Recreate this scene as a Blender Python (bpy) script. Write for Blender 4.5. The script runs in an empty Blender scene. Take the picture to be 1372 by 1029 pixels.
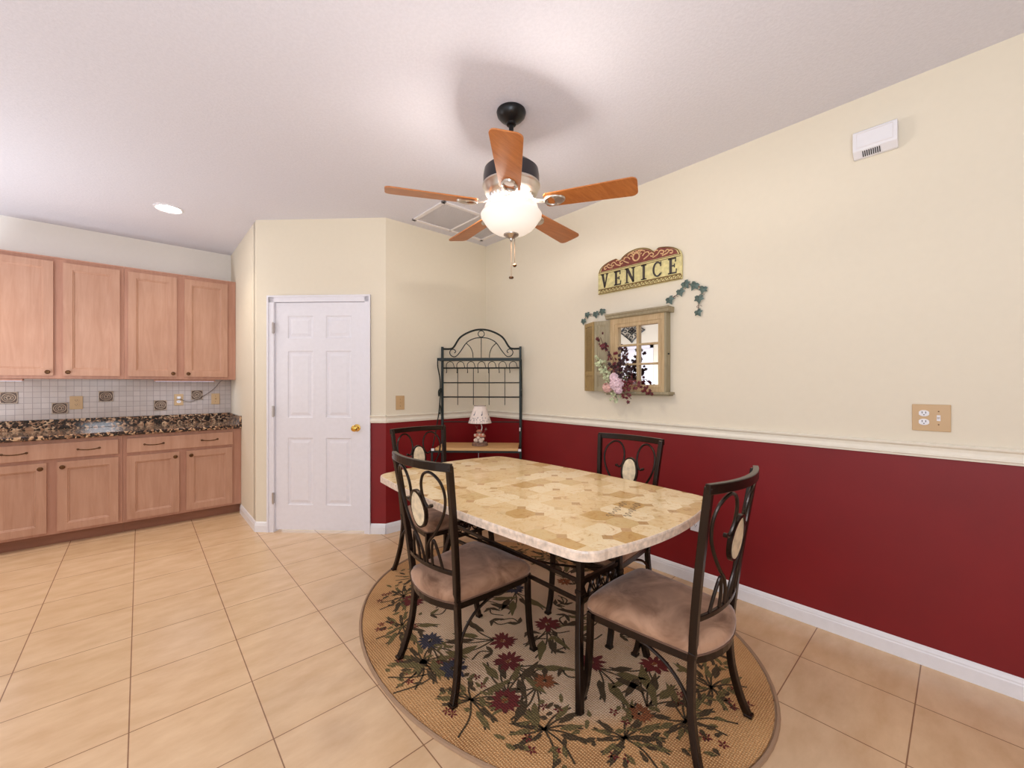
import bpy, bmesh, math, random
from mathutils import Vector, Matrix
PI = math.pi
S = bpy.context.scene
COL = S.collection
rnd = random.Random(7)

# ------------------------------------------------------------------ materials
def lin(c):
    return tuple(((v/255)/12.92 if v/255 <= .04045 else ((v/255+.055)/1.055)**2.4) for v in c) + (1,)

class NT:
    def __init__(s, name):
        s.m = bpy.data.materials.new(name); s.m.use_nodes = True
        s.t = s.m.node_tree; s.b = s.t.nodes['Principled BSDF']
    def n(s, typ, **kw):
        nd = s.t.nodes.new(typ)
        for k, v in kw.items():
            if k in nd.inputs.keys(): nd.inputs[k].default_value = v
            else: setattr(nd, k, v)
        return nd
    def l(s, a, b): s.t.links.new(a, b)
    def coord(s, kind='Object'):
        return s.n('ShaderNodeTexCoord').outputs[kind]
    def noise(s, scale, detail=3, vec=None, mapscale=None, rough=.5):
        nd = s.n('ShaderNodeTexNoise'); nd.inputs['Scale'].default_value = scale
        nd.inputs['Detail'].default_value = detail; nd.inputs['Roughness'].default_value = rough
        v = vec or s.coord()
        if mapscale:
            mp = s.n('ShaderNodeMapping'); mp.inputs['Scale'].default_value = mapscale
            s.l(v, mp.inputs['Vector']); v = mp.outputs[0]
        s.l(v, nd.inputs['Vector']); return nd
    def ramp(s, fac, stops, interp='LINEAR'):
        r = s.n('ShaderNodeValToRGB'); r.color_ramp.interpolation = interp
        e = r.color_ramp.elements
        while len(e) > 1: e.remove(e[-1])
        e[0].position = stops[0][0]; e[0].color = lin(stops[0][1])
        for p, c in stops[1:]:
            x = e.new(p); x.color = lin(c)
        s.l(fac, r.inputs[0]); return r
    def bump(s, h, strength=.2, dist=.002):
        b = s.n('ShaderNodeBump'); b.inputs['Strength'].default_value = strength
        b.inputs['Distance'].default_value = dist
        s.l(h, b.inputs['Height']); s.l(b.outputs[0], s.b.inputs['Normal'])

def mat(name, c, rough=.5, metal=0, spec=.5, var=0, vs=30, bump=0, bs=200, bd=.001, emis=None, es=0, coat=0):
    N = NT(name); b = N.b
    b.inputs['Roughness'].default_value = rough; b.inputs['Metallic'].default_value = metal
    b.inputs['Specular IOR Level'].default_value = spec
    b.inputs['Coat Weight'].default_value = coat
    v = max(var, .004)
    nz = N.noise(vs, 3)
    r = N.ramp(nz.outputs['Fac'], [(.25, tuple(x*(1-v) for x in c)), (.75, tuple(min(255, x*(1+v)) for x in c))])
    N.l(r.outputs[0], b.inputs['Base Color'])
    if bump:
        N.bump(N.noise(bs, 2).outputs['Fac'], bump, bd)
    if emis:
        b.inputs['Emission Color'].default_value = lin(emis); b.inputs['Emission Strength'].default_value = es
    return N.m

def wood(name, dark, light, scale=6, stretch=(12, 12, 1), rough=.4, coat=0):
    N = NT(name)
    nz = N.noise(scale, 6, mapscale=stretch, rough=.6)
    nz.inputs['Distortion'].default_value = .8
    r = N.ramp(nz.outputs['Fac'], [(.2, dark), (.8, light)])
    n2 = N.noise(2.5, 2)
    mx = N.n('ShaderNodeMix', data_type='RGBA', blend_type='MULTIPLY')
    mx.inputs['Factor'].default_value = .35
    r2 = N.ramp(n2.outputs['Fac'], [(.3, (215, 205, 200)), (.7, (255, 255, 255))])
    N.l(r.outputs[0], mx.inputs['A']); N.l(r2.outputs[0], mx.inputs['B'])
    N.l(mx.outputs['Result'], N.b.inputs['Base Color'])
    N.b.inputs['Roughness'].default_value = rough; N.b.inputs['Coat Weight'].default_value = coat
    N.b.inputs['Coat Roughness'].default_value = .2
    return N.m

def grid_tiles(name, c1, c2, grout, w, h, mortar, loc, axes='XY', rough=.3, bump=.25, var=.5):
    N = NT(name)
    tc = N.coord(); sep = N.n('ShaderNodeSeparateXYZ'); N.l(tc, sep.inputs[0])
    cmb = N.n('ShaderNodeCombineXYZ')
    N.l(sep.outputs[axes[0]], cmb.inputs[0]); N.l(sep.outputs[axes[1]], cmb.inputs[1])
    mp = N.n('ShaderNodeMapping'); mp.inputs['Location'].default_value = (loc[0], loc[1], 0)
    N.l(cmb.outputs[0], mp.inputs[0])
    br = N.n('ShaderNodeTexBrick', offset=0, squash=1, offset_frequency=1, squash_frequency=1)
    for k, v in (('Scale', 1), ('Mortar Size', mortar), ('Mortar Smooth', .1), ('Bias', 0), ('Brick Width', w), ('Row Height', h)):
        br.inputs[k].default_value = v
    br.inputs['Color1'].default_value = lin(c1); br.inputs['Color2'].default_value = lin(c2)
    br.inputs['Mortar'].default_value = lin(grout)
    N.l(mp.outputs[0], br.inputs['Vector'])
    nz = N.noise(5, 5, mapscale=(1, 2.2, 1), rough=.6)
    r = N.ramp(nz.outputs['Fac'], [(.3, (232, 222, 212)), (.7, (255, 255, 255))])
    mx = N.n('ShaderNodeMix', data_type='RGBA', blend_type='MULTIPLY'); mx.inputs['Factor'].default_value = var
    N.l(br.outputs['Color'], mx.inputs['A']); N.l(r.outputs[0], mx.inputs['B'])
    N.l(mx.outputs['Result'], N.b.inputs['Base Color'])
    N.b.inputs['Roughness'].default_value = rough
    inv = N.n('ShaderNodeMath', operation='SUBTRACT'); inv.inputs[0].default_value = 1
    N.l(br.outputs['Fac'], inv.inputs[1]); N.bump(inv.outputs[0], bump, .002)
    return N.m

def granite():
    N = NT('granite_speckle')
    vo = N.n('ShaderNodeTexVoronoi', feature='F1'); vo.inputs['Scale'].default_value = 70
    nz = N.noise(30, 3)
    mixv = N.n('ShaderNodeMix', data_type='VECTOR'); mixv.inputs['Factor'].default_value = .05
    N.l(N.coord(), mixv.inputs['A']); N.l(nz.outputs['Color'], mixv.inputs['B'])
    N.l(mixv.outputs['Result'], vo.inputs['Vector'])
    sp = N.n('ShaderNodeSeparateColor'); N.l(vo.outputs['Color'], sp.inputs[0])
    r = N.ramp(sp.outputs[0], [(0, (30, 21, 20)), (.28, (70, 50, 44)), (.42, (140, 104, 80)), (.55, (52, 38, 34)), (.7, (176, 136, 106)), (.86, (212, 178, 144))], 'CONSTANT')
    N.l(r.outputs[0], N.b.inputs['Base Color']); N.b.inputs['Roughness'].default_value = .09
    return N.m

def mosaic():
    # polished travertine mosaic: diamonds with little tan squares at their corners
    N = NT('travertine_mosaic')
    tc = N.coord()
    mp = N.n('ShaderNodeMapping'); mp.inputs['Rotation'].default_value = (0, 0, .03); N.l(tc, mp.inputs[0])
    flat = N.n('ShaderNodeVectorMath', operation='MULTIPLY'); flat.inputs[1].default_value = (1, 1, 0); N.l(mp.outputs[0], flat.inputs[0])
    vo = N.n('ShaderNodeTexVoronoi', feature='F1', distance='CHEBYCHEV', voronoi_dimensions='2D')
    vo.inputs['Scale'].default_value = 8.8; vo.inputs['Randomness'].default_value = 0
    N.l(flat.outputs[0], vo.inputs['Vector'])
    sp = N.n('ShaderNodeSeparateColor'); N.l(vo.outputs['Color'], sp.inputs[0])
    big = N.ramp(sp.outputs[0], [(0, (236, 212, 170)), (.2, (240, 219, 180)), (.4, (230, 203, 158)), (.55, (243, 225, 190)), (.66, (232, 206, 162)), (.8, (206, 170, 112)), (.9, (218, 190, 140))], 'CONSTANT')
    # small squares where cells meet
    v2 = N.n('ShaderNodeTexVoronoi', feature='F1', distance='MANHATTAN', voronoi_dimensions='2D')
    v2.inputs['Scale'].default_value = 8.8; v2.inputs['Randomness'].default_value = 0
    off = N.n('ShaderNodeVectorMath', operation='ADD'); off.inputs[1].default_value = (.5/8.8, .5/8.8, 0); N.l(flat.outputs[0], off.inputs[0])
    N.l(off.outputs[0], v2.inputs['Vector'])
    sp2 = N.n('ShaderNodeSeparateColor'); N.l(v2.outputs['Color'], sp2.inputs[0])
    small = N.ramp(sp2.outputs[0], [(0, (200, 166, 118)), (.3, (222, 194, 150)), (.55, (192, 156, 110)), (.75, (236, 212, 170)), (.9, (206, 170, 126))], 'CONSTANT')
    edge = N.n('ShaderNodeMath', operation='LESS_THAN'); edge.inputs[1].default_value = .23
    N.l(v2.outputs['Distance'], edge.inputs[0])
    pick = N.n('ShaderNodeMath', operation='GREATER_THAN'); pick.inputs[1].default_value = .3
    N.l(sp2.outputs[1], pick.inputs[0])
    both = N.n('ShaderNodeMath', operation='MULTIPLY'); N.l(edge.outputs[0], both.inputs[0]); N.l(pick.outputs[0], both.inputs[1])
    mx = N.n('ShaderNodeMix', data_type='RGBA'); N.l(both.outputs[0], mx.inputs['Factor'])
    N.l(big.outputs[0], mx.inputs['A']); N.l(small.outputs[0], mx.inputs['B'])
    nz = N.noise(17, 9, rough=.75); nz.inputs['Distortion'].default_value = 1.5
    vein = N.ramp(nz.outputs['Fac'], [(.34, (190, 150, 108)), (.44, (248, 236, 218)), (.56, (255, 255, 252)), (.68, (222, 190, 142))])
    m2 = N.n('ShaderNodeMix', data_type='RGBA', blend_type='MULTIPLY'); m2.inputs['Factor'].default_value = .75
    N.l(mx.outputs['Result'], m2.inputs['A']); N.l(vein.outputs[0], m2.inputs['B'])
    N.l(m2.outputs['Result'], N.b.inputs['Base Color'])
    N.b.inputs['Roughness'].default_value = .16; N.b.inputs['Specular IOR Level'].default_value = .4
    return N.m

def rug_weave(name='rug_weave', stops=None):
    N = NT(name)
    tc = N.coord()
    w1 = N.n('ShaderNodeTexWave', bands_direction='X'); w1.inputs['Scale'].default_value = 30
    w2 = N.n('ShaderNodeTexWave', bands_direction='Y'); w2.inputs['Scale'].default_value = 38
    for w in (w1, w2): N.l(tc, w.inputs[0]); w.inputs['Distortion'].default_value = 2.2; w.inputs['Detail'].default_value = 2; w.inputs['Detail Scale'].default_value = 3
    mu = N.n('ShaderNodeMath', operation='MULTIPLY'); N.l(w1.outputs['Fac'], mu.inputs[0]); N.l(w2.outputs['Fac'], mu.inputs[1])
    nz = N.noise(3, 4)
    ad = N.n('ShaderNodeMath', operation='MULTIPLY_ADD'); ad.inputs[1].default_value = .5; N.l(nz.outputs['Fac'], ad.inputs[0]); N.l(mu.outputs[0], ad.inputs[2])
    r = N.ramp(ad.outputs[0], stops or [(.12, (138, 98, 62)), (.32, (226, 188, 148)), (.75, (250, 228, 200))])
    if stops is None:
        # golden outer band: distance from the rug centre
        sc = N.n('ShaderNodeVectorMath', operation='MULTIPLY'); sc.inputs[1].default_value = (1/.905, 1/1.18, 0); N.l(tc, sc.inputs[0])
        ln = N.n('ShaderNodeVectorMath', operation='LENGTH'); N.l(sc.outputs[0], ln.inputs[0])
        band = N.ramp(ln.outputs['Value'], [(.66, (255, 255, 255)), (.74, (240, 214, 176))])
        mb = N.n('ShaderNodeMix', data_type='RGBA', blend_type='MULTIPLY'); mb.inputs['Factor'].default_value = 1
        N.l(r.outputs[0], mb.inputs['A']); N.l(band.outputs[0], mb.inputs['B'])
        r = type('o', (), {'outputs': [mb.outputs['Result']]})
    N.l(r.outputs[0], N.b.inputs['Base Color']); N.b.inputs['Roughness'].default_value = .95
    N.bump(mu.outputs[0], .8, .004)
    return N.m

def suede(name, dark, light):
    N = NT(name)
    nz = N.noise(5, 4, rough=.6); nz.inputs['Distortion'].default_value = 1.0
    r = N.ramp(nz.outputs['Fac'], [(.35, dark), (.65, light)])
    N.l(r.outputs[0], N.b.inputs['Base Color'])
    N.b.inputs['Roughness'].default_value = .85; N.b.inputs['Sheen Weight'].default_value = .35
    N.b.inputs['Sheen Roughness'].default_value = .4
    N.bump(N.noise(400, 2).outputs['Fac'], .2, .0006)
    return N.m

M = {}
M['cream'] = mat('wall_cream', (234, 224, 204), .75, var=.004, bump=.12, bs=220, bd=.0008)
M['kitchen_lit'] = mat('kitchen_wall_lit_white', (250, 246, 240), .75, var=.004, bump=.12, bs=220, bd=.0008)  # less yellow than cream, and whitened to stand in for light missing here
M['red'] = mat('wall_burgundy', (128, 12, 20), .5, var=.04, vs=3, bump=.12, bs=220, bd=.0008)
M['white_trim'] = mat('white_trim_paint', (243, 242, 246), .35, var=.01)
M['cream_trim'] = mat('cream_trim_paint', (245, 239, 224), .4, var=.01)
M['door_white'] = mat('door_white_paint', (238, 236, 243), .38, var=.01)
N = NT('ceiling_knockdown')
N.b.inputs['Roughness'].default_value = .9
vz = N.noise(70, 4, rough=.65)
rz = N.ramp(vz.outputs['Fac'], [(.4, (222, 220, 228)), (.6, (226, 224, 232))])
N.l(rz.outputs[0], N.b.inputs['Base Color']); N.bump(vz.outputs['Fac'], .45, .004)
M['ceiling'] = N.m
M['floor'] = grid_tiles('beige_floor_tiles', (238, 206, 168), (233, 200, 160), (158, 120, 92), .3935, .392, .0022, (.031, -.5205+.392*4), rough=.24, bump=.3, var=.8)
M['splash'] = grid_tiles('backsplash_tiles', (208, 196, 190), (196, 184, 178), (172, 160, 156), .0502, .05, .0022, (0, 0), 'XZ', rough=.22, bump=.4, var=.4)
M['granite'] = granite()
M['maple'] = wood('maple_pinkish', (186, 139, 114), (208, 165, 142), 3, (9, 9, .8), .38)
M['maple_frame'] = wood('maple_frame', (180, 128, 106), (202, 154, 132), 3, (9, 9, .8), .38)
M['maple_toe'] = wood('maple_toe_kick', (140, 92, 68), (160, 108, 84), 3, (1, 9, 9), .5)
M['blade'] = wood('fan_blade_walnut', (172, 98, 44), (212, 136, 72), 4, (1.5, 14, 14), .3)
M['blade_light'] = mat('fan_bracket_nickel', (205, 198, 190), .28, metal=.85)
M['shelf_wood'] = wood('shelf_oak', (216, 164, 104), (236, 192, 136), 4, (1, 10, 10), .4)
M['weathered'] = wood('weathered_frame_wood', (176, 148, 106), (214, 190, 150), 7, (10, 10, 1), .65)
M['weathered_grey'] = wood('weathered_grey_wood', (142, 132, 106), (180, 168, 138), 7, (10, 10, 1), .7)
M['louvre_wood'] = wood('louvre_tan_wood', (150, 124, 78), (186, 160, 108), 9, (10, 10, 1), .7)
M['bronze'] = mat('dark_bronze_metal', (40, 27, 20), .27, metal=.55, spec=.6, var=.12, vs=8)
M['iron'] = mat('black_green_iron', (30, 38, 36), .42, metal=.4, var=.1)
M['dark_motor'] = mat('dark_grey_motor', (58, 54, 58), .3, metal=.5)
M['black'] = mat('satin_black', (16, 16, 18), .35, metal=.2)
M['nickel'] = mat('brushed_nickel', (190, 182, 176), .3, metal=.9)
M['brass'] = mat('polished_brass', (222, 180, 92), .16, metal=1)
M['antique'] = mat('antique_bronze_pull', (96, 66, 42), .3, metal=.8, var=.2, vs=60)
M['seat'] = suede('brown_microsuede', (116, 80, 56), (188, 148, 120))
M['stone_oval'] = mat('travertine_oval', (222, 206, 176), .3, var=.12, vs=40)
M['piping'] = mat('seat_piping', (108, 80, 64), .8)
M['mosaic'] = mosaic()
M['stone_edge'] = mat('travertine_edge', (228, 208, 190), .28, var=.12, vs=55, bump=.3, bs=60)
M['ink'] = mat('dark_script', (90, 70, 56), .5)
M['weave'] = rug_weave()
M['rug_edge'] = mat('rug_binding', (172, 140, 112), .95, bump=.6, bs=300)
M['olive'] = rug_weave('rug_olive', [(.12, (70, 61, 37)), (.6, (140, 122, 74))])
M['dkolive'] = rug_weave('rug_dark_brown', [(.12, (49, 39, 25)), (.6, (98, 78, 50))])
M['wine'] = rug_weave('rug_wine', [(.12, (67, 23, 21)), (.6, (134, 46, 42))])
M['navy'] = rug_weave('rug_navy', [(.12, (37, 35, 42)), (.6, (74, 70, 84))])
M['rust'] = rug_weave('rug_rust', [(.12, (88, 52, 30)), (.6, (176, 104, 60))])
M['plate_tan'] = mat('tan_wall_plate', (206, 172, 128), .4)
M['plate_white'] = mat('white_plastic', (238, 236, 240), .35)
M['slot'] = mat('dark_slot', (40, 36, 36), .6)
M['vent'] = mat('vent_white', (236, 230, 230), .5)
M['vent_gap'] = mat('vent_gap', (205, 198, 198), .8)
M['deco_dark'] = mat('decor_tile_dark', (82, 62, 50), .35, var=.3, vs=70, metal=.2)
M['deco_light'] = mat('decor_tile_relief', (190, 168, 146), .35, var=.1)
M['sign_cream'] = mat('sign_yellow_cream', (222, 210, 150), .6, var=.08, vs=40)
M['sign_gold'] = mat('sign_gold_relief', (214, 178, 92), .5, var=.2, vs=90)
M['sign_wine'] = mat('sign_maroon', (128, 64, 54), .6, var=.15, vs=60)
M['sign_pink'] = mat('sign_scroll_pink', (226, 188, 140), .6, var=.12, vs=90)
M['sign_dark'] = mat('sign_letter_dark', (62, 54, 50), .45)
M['sign_line'] = mat('sign_brown_line', (120, 86, 40), .6)
M['ivy'] = mat('ivy_verdigris', (88, 106, 100), .5, metal=.3, var=.22, vs=60)
M['mirror'] = mat('mirror_glass', (240, 242, 244), .01, metal=1)
M['petal'] = mat('petal_pink', (236, 208, 218), .7, var=.08, vs=60)
M['petal2'] = mat('petal_blush', (228, 186, 178), .7, var=.08, vs=60)
M['burg_leaf'] = mat('burgundy_leaf', (92, 24, 34), .55, var=.3, vs=40)
M['dark_leaf'] = mat('dark_plum_leaf', (50, 24, 32), .5, var=.3, vs=40)
M['green_leaf'] = mat('variegated_leaf', (172, 180, 146), .6, var=.35, vs=50)
M['stem'] = mat('vine_stem', (84, 50, 36), .7)
M['shade'] = mat('lampshade_parchment', (240, 226, 218), .8, var=.03)
M['shade_trim'] = mat('lampshade_trim', (120, 96, 84), .7)
M['shade_motif'] = mat('lampshade_motif', (84, 88, 106), .8)
M['shell'] = mat('shell_mosaic', (222, 196, 180), .5, var=.2, vs=60)
M['terracotta'] = mat('rooftop_terracotta', (196, 122, 96), .6, var=.15)
M['lamp_base'] = mat('lamp_base_brown', (120, 92, 78), .5, var=.3, vs=60)
M['cord'] = mat('cord_grey', (110, 96, 88), .5)
M['brown_box'] = mat('brown_wood_foot', (128, 88, 66), .5)
# luminous
def glow(name, col, st, base=(255, 250, 240)):
    return mat(name, base, .4, emis=col, es=st)
M['bowl'] = glow('frosted_glass_bowl', (255, 240, 224), .36, (228, 224, 220))
M['can_lens'] = glow('recessed_lens', (255, 247, 230), 22)
M['led'] = glow('led_strip', (196, 212, 255), 1.0)

# ------------------------------------------------------------------ mesh helpers
def box(bm, x0, x1, y0, y1, z0, z1, mi=0, bev=0):
    vs = [bm.verts.new((x, y, z)) for x in (x0, x1) for y in (y0, y1) for z in (z0, z1)]
    idx = [(0, 1, 3, 2), (4, 6, 7, 5), (0, 4, 5, 1), (2, 3, 7, 6), (0, 2, 6, 4), (1, 5, 7, 3)]
    fs = [bm.faces.new([vs[i] for i in f]) for f in idx]
    for f in fs: f.material_index = mi
    if bev:
        es = set(e for f in fs for e in f.edges)
        r = bmesh.ops.bevel(bm, geom=list(es), offset=bev, segments=2, affect='EDGES', profile=.5)
        for f in r['faces']: f.material_index = mi
    return fs

def sweep(bm, pts, prof, ref=(0, 0, 1), closed=False, mi=0, cap=True, scales=None):
    pts = [Vector(p) for p in pts]; n = len(pts); ref = Vector(ref); rings = []
    prev = None
    for i, p in enumerate(pts):
        if closed: t = pts[(i+1) % n] - pts[i-1]
        else: t = (pts[min(i+1, n-1)] - pts[max(i-1, 0)])
        t.normalize()
        s = t.cross(ref)
        if s.length < .05:
            s = prev - t*prev.dot(t) if prev is not None else t.orthogonal()
        s.normalize()
        if prev is not None and ref.length < .5: pass
        prev = s.copy(); o = s.cross(t)
        k = scales[i] if scales else 1
        rings.append([bm.verts.new(p + s*a*k + o*b*k) for a, b in prof])
    m = len(prof); N_ = n if closed else n-1
    for i in range(N_):
        A = rings[i]; B = rings[(i+1) % n]
        for j in range(m):
            f = bm.faces.new((A[j], A[(j+1) % m], B[(j+1) % m], B[j])); f.material_index = mi
    if not closed and cap:
        for r in (rings[0][::-1], rings[-1]):
            f = bm.faces.new(r); f.material_index = mi

def rectp(a, b): return [(-a/2, -b/2), (a/2, -b/2), (a/2, b/2), (-a/2, b/2)]
def circp(r, n=8): return [(r*math.cos(2*PI*i/n), r*math.sin(2*PI*i/n)) for i in range(n)]

def tube(bm, pts, r, n=8, closed=False, mi=0, scales=None):
    # parallel transport
    pts = [Vector(p) for p in pts]; N_ = len(pts); rings = []; s = None
    for i, p in enumerate(pts):
        t = (pts[(i+1) % N_]-pts[i-1]) if closed else (pts[min(i+1, N_-1)]-pts[max(i-1, 0)])
        t.normalize()
        if s is None: s = t.orthogonal().normalized()
        else:
            s = s - t*s.dot(t); s.normalize()
        o = t.cross(s); k = scales[i] if scales else 1
        rings.append([bm.verts.new(p + (s*math.cos(a)+o*math.sin(a))*r*k) for a in [2*PI*j/n for j in range(n)]])
    for i in range(N_ if closed else N_-1):
        A = rings[i]; B = rings[(i+1) % N_]
        for j in range(n):
            f = bm.faces.new((A[j], A[(j+1) % n], B[(j+1) % n], B[j])); f.material_index = mi
    if not closed:
        for r_ in (rings[0][::-1], rings[-1]):
            f = bm.faces.new(r_); f.material_index = mi

def spline(pts, k=6, closed=False):
    P = [Vector(p) for p in pts]; n = len(P); out = []
    for i in range(n if closed else n-1):
        p0 = P[i-1] if (closed or i > 0) else P[0]*2-P[1]
        p1 = P[i]; p2 = P[(i+1) % n]
        p3 = P[(i+2) % n] if (closed or i+2 < n) else P[-1]*2-P[-2]
        for j in range(k):
            t = j/k
            out.append(.5*((2*p1)+(p2-p0)*t+(2*p0-5*p1+4*p2-p3)*t*t+(3*p1-p0-3*p2+p3)*t**3))
    if not closed: out.append(P[-1])
    return out

def lathe(bm, prof, n=32, c=(0, 0, 0), mi=0, closed_ends=True):
    rings = []
    for r, z in prof:
        if r < 1e-5: rings.append([bm.verts.new((c[0], c[1], c[2]+z))])
        else: rings.append([bm.verts.new((c[0]+r*math.cos(2*PI*i/n), c[1]+r*math.sin(2*PI*i/n), c[2]+z)) for i in range(n)])
    for A, B in zip(rings, rings[1:]):
        for j in range(n):
            a = [A[0]] if len(A) == 1 else [A[j], A[(j+1) % n]]
            b = [B[0]] if len(B) == 1 else [B[(j+1) % n], B[j]]
            if len(a)+len(b) > 2:
                f = bm.faces.new(a+b); f.material_index = mi
    if closed_ends:
        for r in (rings[0], rings[-1]):
            if len(r) > 1:
                f = bm.faces.new(r); f.material_index = mi

def prism(bm, poly, d0, d1, fn, mi=0, side_mi=None):
    """poly of (u,v); fn(u,v,d) -> xyz"""
    a = [bm.verts.new(fn(u, v, d0)) for u, v in poly]; b = [bm.verts.new(fn(u, v, d1)) for u, v in poly]
    n = len(poly)
    f = bm.faces.new(a[::-1]); f.material_index = mi if side_mi is None else side_mi
    f = bm.faces.new(b); f.material_index = mi
    for i in range(n):
        f = bm.faces.new((a[i], a[(i+1) % n], b[(i+1) % n], b[i])); f.material_index = mi if side_mi is None else side_mi

def panelled(bm, x0, x1, z0, z1, y0, y1, panels, rings, mi=0, field_mi=None):
    """slab between y0 (front, facing -Y) and y1; panels are rects let into the front; rings = [(inset, depth)...]"""
    xs = sorted(set([x0, x1]+[p[0] for p in panels]+[p[1] for p in panels]))
    zs = sorted(set([z0, z1]+[p[2] for p in panels]+[p[3] for p in panels]))
    def inp(x, z): return any(p[0] < x < p[1] and p[2] < z < p[3] for p in panels)
    def quad(c, m=mi):
        f = bm.faces.new([bm.verts.new(v) for v in c]); f.material_index = m
    for a, b in zip(xs, xs[1:]):
        for c, d in zip(zs, zs[1:]):
            if not inp((a+b)/2, (c+d)/2):
                quad([(a, y0, c), (b, y0, c), (b, y0, d), (a, y0, d)])
    for p in panels:
        prev = (p[0], p[1], p[2], p[3], y0)
        for ins, dep in rings:
            cur = (p[0]+ins, p[1]-ins, p[2]+ins, p[3]-ins, y0+dep)
            A = [(prev[0], prev[4], prev[2]), (prev[1], prev[4], prev[2]), (prev[1], prev[4], prev[3]), (prev[0], prev[4], prev[3])]
            B = [(cur[0], cur[4], cur[2]), (cur[1], cur[4], cur[2]), (cur[1], cur[4], cur[3]), (cur[0], cur[4], cur[3])]
            for i in range(4): quad([A[i], A[(i+1) % 4], B[(i+1) % 4], B[i]])
            prev = cur
        quad(B, mi if field_mi is None else field_mi)
    quad([(x0, y1, z0), (x0, y1, z1), (x1, y1, z1), (x1, y1, z0)])
    quad([(x0, y0, z0), (x0, y0, z1), (x0, y1, z1), (x0, y1, z0)])
    quad([(x1, y0, z0), (x1, y1, z0), (x1, y1, z1), (x1, y0, z1)])
    quad([(x0, y0, z1), (x1, y0, z1), (x1, y1, z1), (x0, y1, z1)])
    quad([(x0, y0, z0), (x0, y1, z0), (x1, y1, z0), (x1, y0, z0)])
    bmesh.ops.remove_doubles(bm, verts=bm.verts, dist=1e-5)

XF = {}
def B(): return bmesh.new()
def obj(name, bm, mats, parent=None, smooth=False, world=False, bevel=0, stuff=False, label=None):
    if not isinstance(mats, (list, tuple)): mats = [mats]
    if world and parent is not None:
        inv = XF[parent.name].inverted()
        bmesh.ops.transform(bm, matrix=inv, verts=bm.verts)
    bmesh.ops.recalc_face_normals(bm, faces=bm.faces)
    me = bpy.data.meshes.new(name); bm.to_mesh(me); bm.free()
    for m in mats: me.materials.append(M[m])
    if smooth:
        me.polygons.foreach_set('use_smooth', [True]*len(me.polygons))
        try: me.set_sharp_from_angle(angle=math.radians(38))
        except Exception: pass
    o = bpy.data.objects.new(name, me); COL.objects.link(o)
    if parent is not None: o.parent = parent
    XF[o.name] = (XF[parent.name] if parent is not None else Matrix.Identity(4))
    if bevel:
        b = o.modifiers.new('bevel', 'BEVEL'); b.width = bevel; b.segments = 2; b.limit_method = 'ANGLE'
    if stuff: o['kind'] = 'stuff'
    if label: o['label'] = label
    return o
def tag(o, label, cat, group=None):
    o['label'] = label; o['category'] = cat
    if group: o['group'] = group
    return o
def thing(name, label, cat, loc=(0, 0, 0), rotz=0, group=None):
    o = bpy.data.objects.new(name, None); COL.objects.link(o); o.empty_display_size = .1
    o.location = loc; o.rotation_euler = (0, 0, rotz)
    XF[o.name] = Matrix.Translation(loc) @ Matrix.Rotation(rotz, 4, 'Z')
    return tag(o, label, cat, group)
def struct(name, bm, mats, loc=None, rotz=0, **kw):
    o = obj(name, bm, mats, **kw); o['kind'] = 'structure'
    if loc is not None:
        o.location = loc; o.rotation_euler = (0, 0, rotz)
        XF[o.name] = Matrix.Translation(loc) @ Matrix.Rotation(rotz, 4, 'Z')
    return o
def copy_tree(o, parent=None):
    c = o.copy(); COL.objects.link(c)
    if parent is not None: c.parent = parent
    for ch in list(o.children): copy_tree(ch, c)
    return c

# ------------------------------------------------------------------ room constants
H = 2.745; XR = 2.69; YK = 5.53; XS = .757; YS = 4.187; YB = 3.365; XL = -2.4
P0 = (XS, YS, 0); SL = (YS-YB)/math.sin(PI/4); XC = XS+(YS-YB)
YN = -2.6; RAIL0, RAIL1 = .962, 1.03; T = .1

b = B(); box(b, XL-.6, XR+T, YN, YK+T, -.08, 0); struct('floor', b, 'floor')
b = B(); box(b, XL-.6, XR+T, YN, YK+T, H, H+.08); struct('ceiling', b, 'ceiling')
b = B()
box(b, XR, XR+T, YN, YB+T, 0, 1.0, 1); box(b, XR, XR+T, YN, YB+T, 1.0, H, 0)
struct('wall_right', b, ['cream', 'red'])
b = B()
box(b, XC, XR, YB, YB+T, 0, 1.0, 1); box(b, XC, XR, YB, YB+T, 1.0, H, 0)
struct('wall_back', b, ['cream', 'red'])
b = B(); box(b, XL-T, XS, YK, YK+T, 0, H); struct('wall_kitchen', b, 'kitchen_lit')
b = B(); box(b, XS, XS+T, YS+.06, YK+T, 0, H)
f = lambda u, v, d: (u, v, d)
prism(b, [(XS, YS), (XS, YS+.08), (XS+.06, YS+.02)], 0, H, f)
struct('wall_stub', b, 'cream')
# pantry wall with a door opening (local: x along wall, y into the pantry)
D0, D1, DT = .160, .986, 2.03
b = B()
box(b, 0, D0, 0, T, 0, H); box(b, D0, D1, 0, T, DT, H)
box(b, D1, SL, 0, T, 0, 1.0, 1); box(b, D1, SL, 0, T, 1.0, H, 0)
struct('wall_pantry', b, ['cream', 'red'], loc=P0, rotz=-PI/4)
# wall on the far left with another door, seen only in the window mirror
b = B(); box(b, XL-T, XL, 2.6, YK+T, 0, H); struct('wall_left', b, 'cream')

b = B(); box(b, XL-.6, XR, YN-T, YN, 0, H); struct('wall_rear_blocker', b, 'cream')  # unseen wall, added to cut the light falling on the right wall

def baseboard(name, pts_s0, s1, loc, rot):
    b = B(); s0 = pts_s0
    prof = [(0, 0), (-.014, 0), (-.014, .058), (-.011, .064), (-.011, .070), (-.006, .082), (0, .088)]
    prism(b, prof, s0, s1, lambda u, v, d: (d, u, v))
    return struct(name, b, 'white_trim', loc=loc, rotz=rot)
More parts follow.
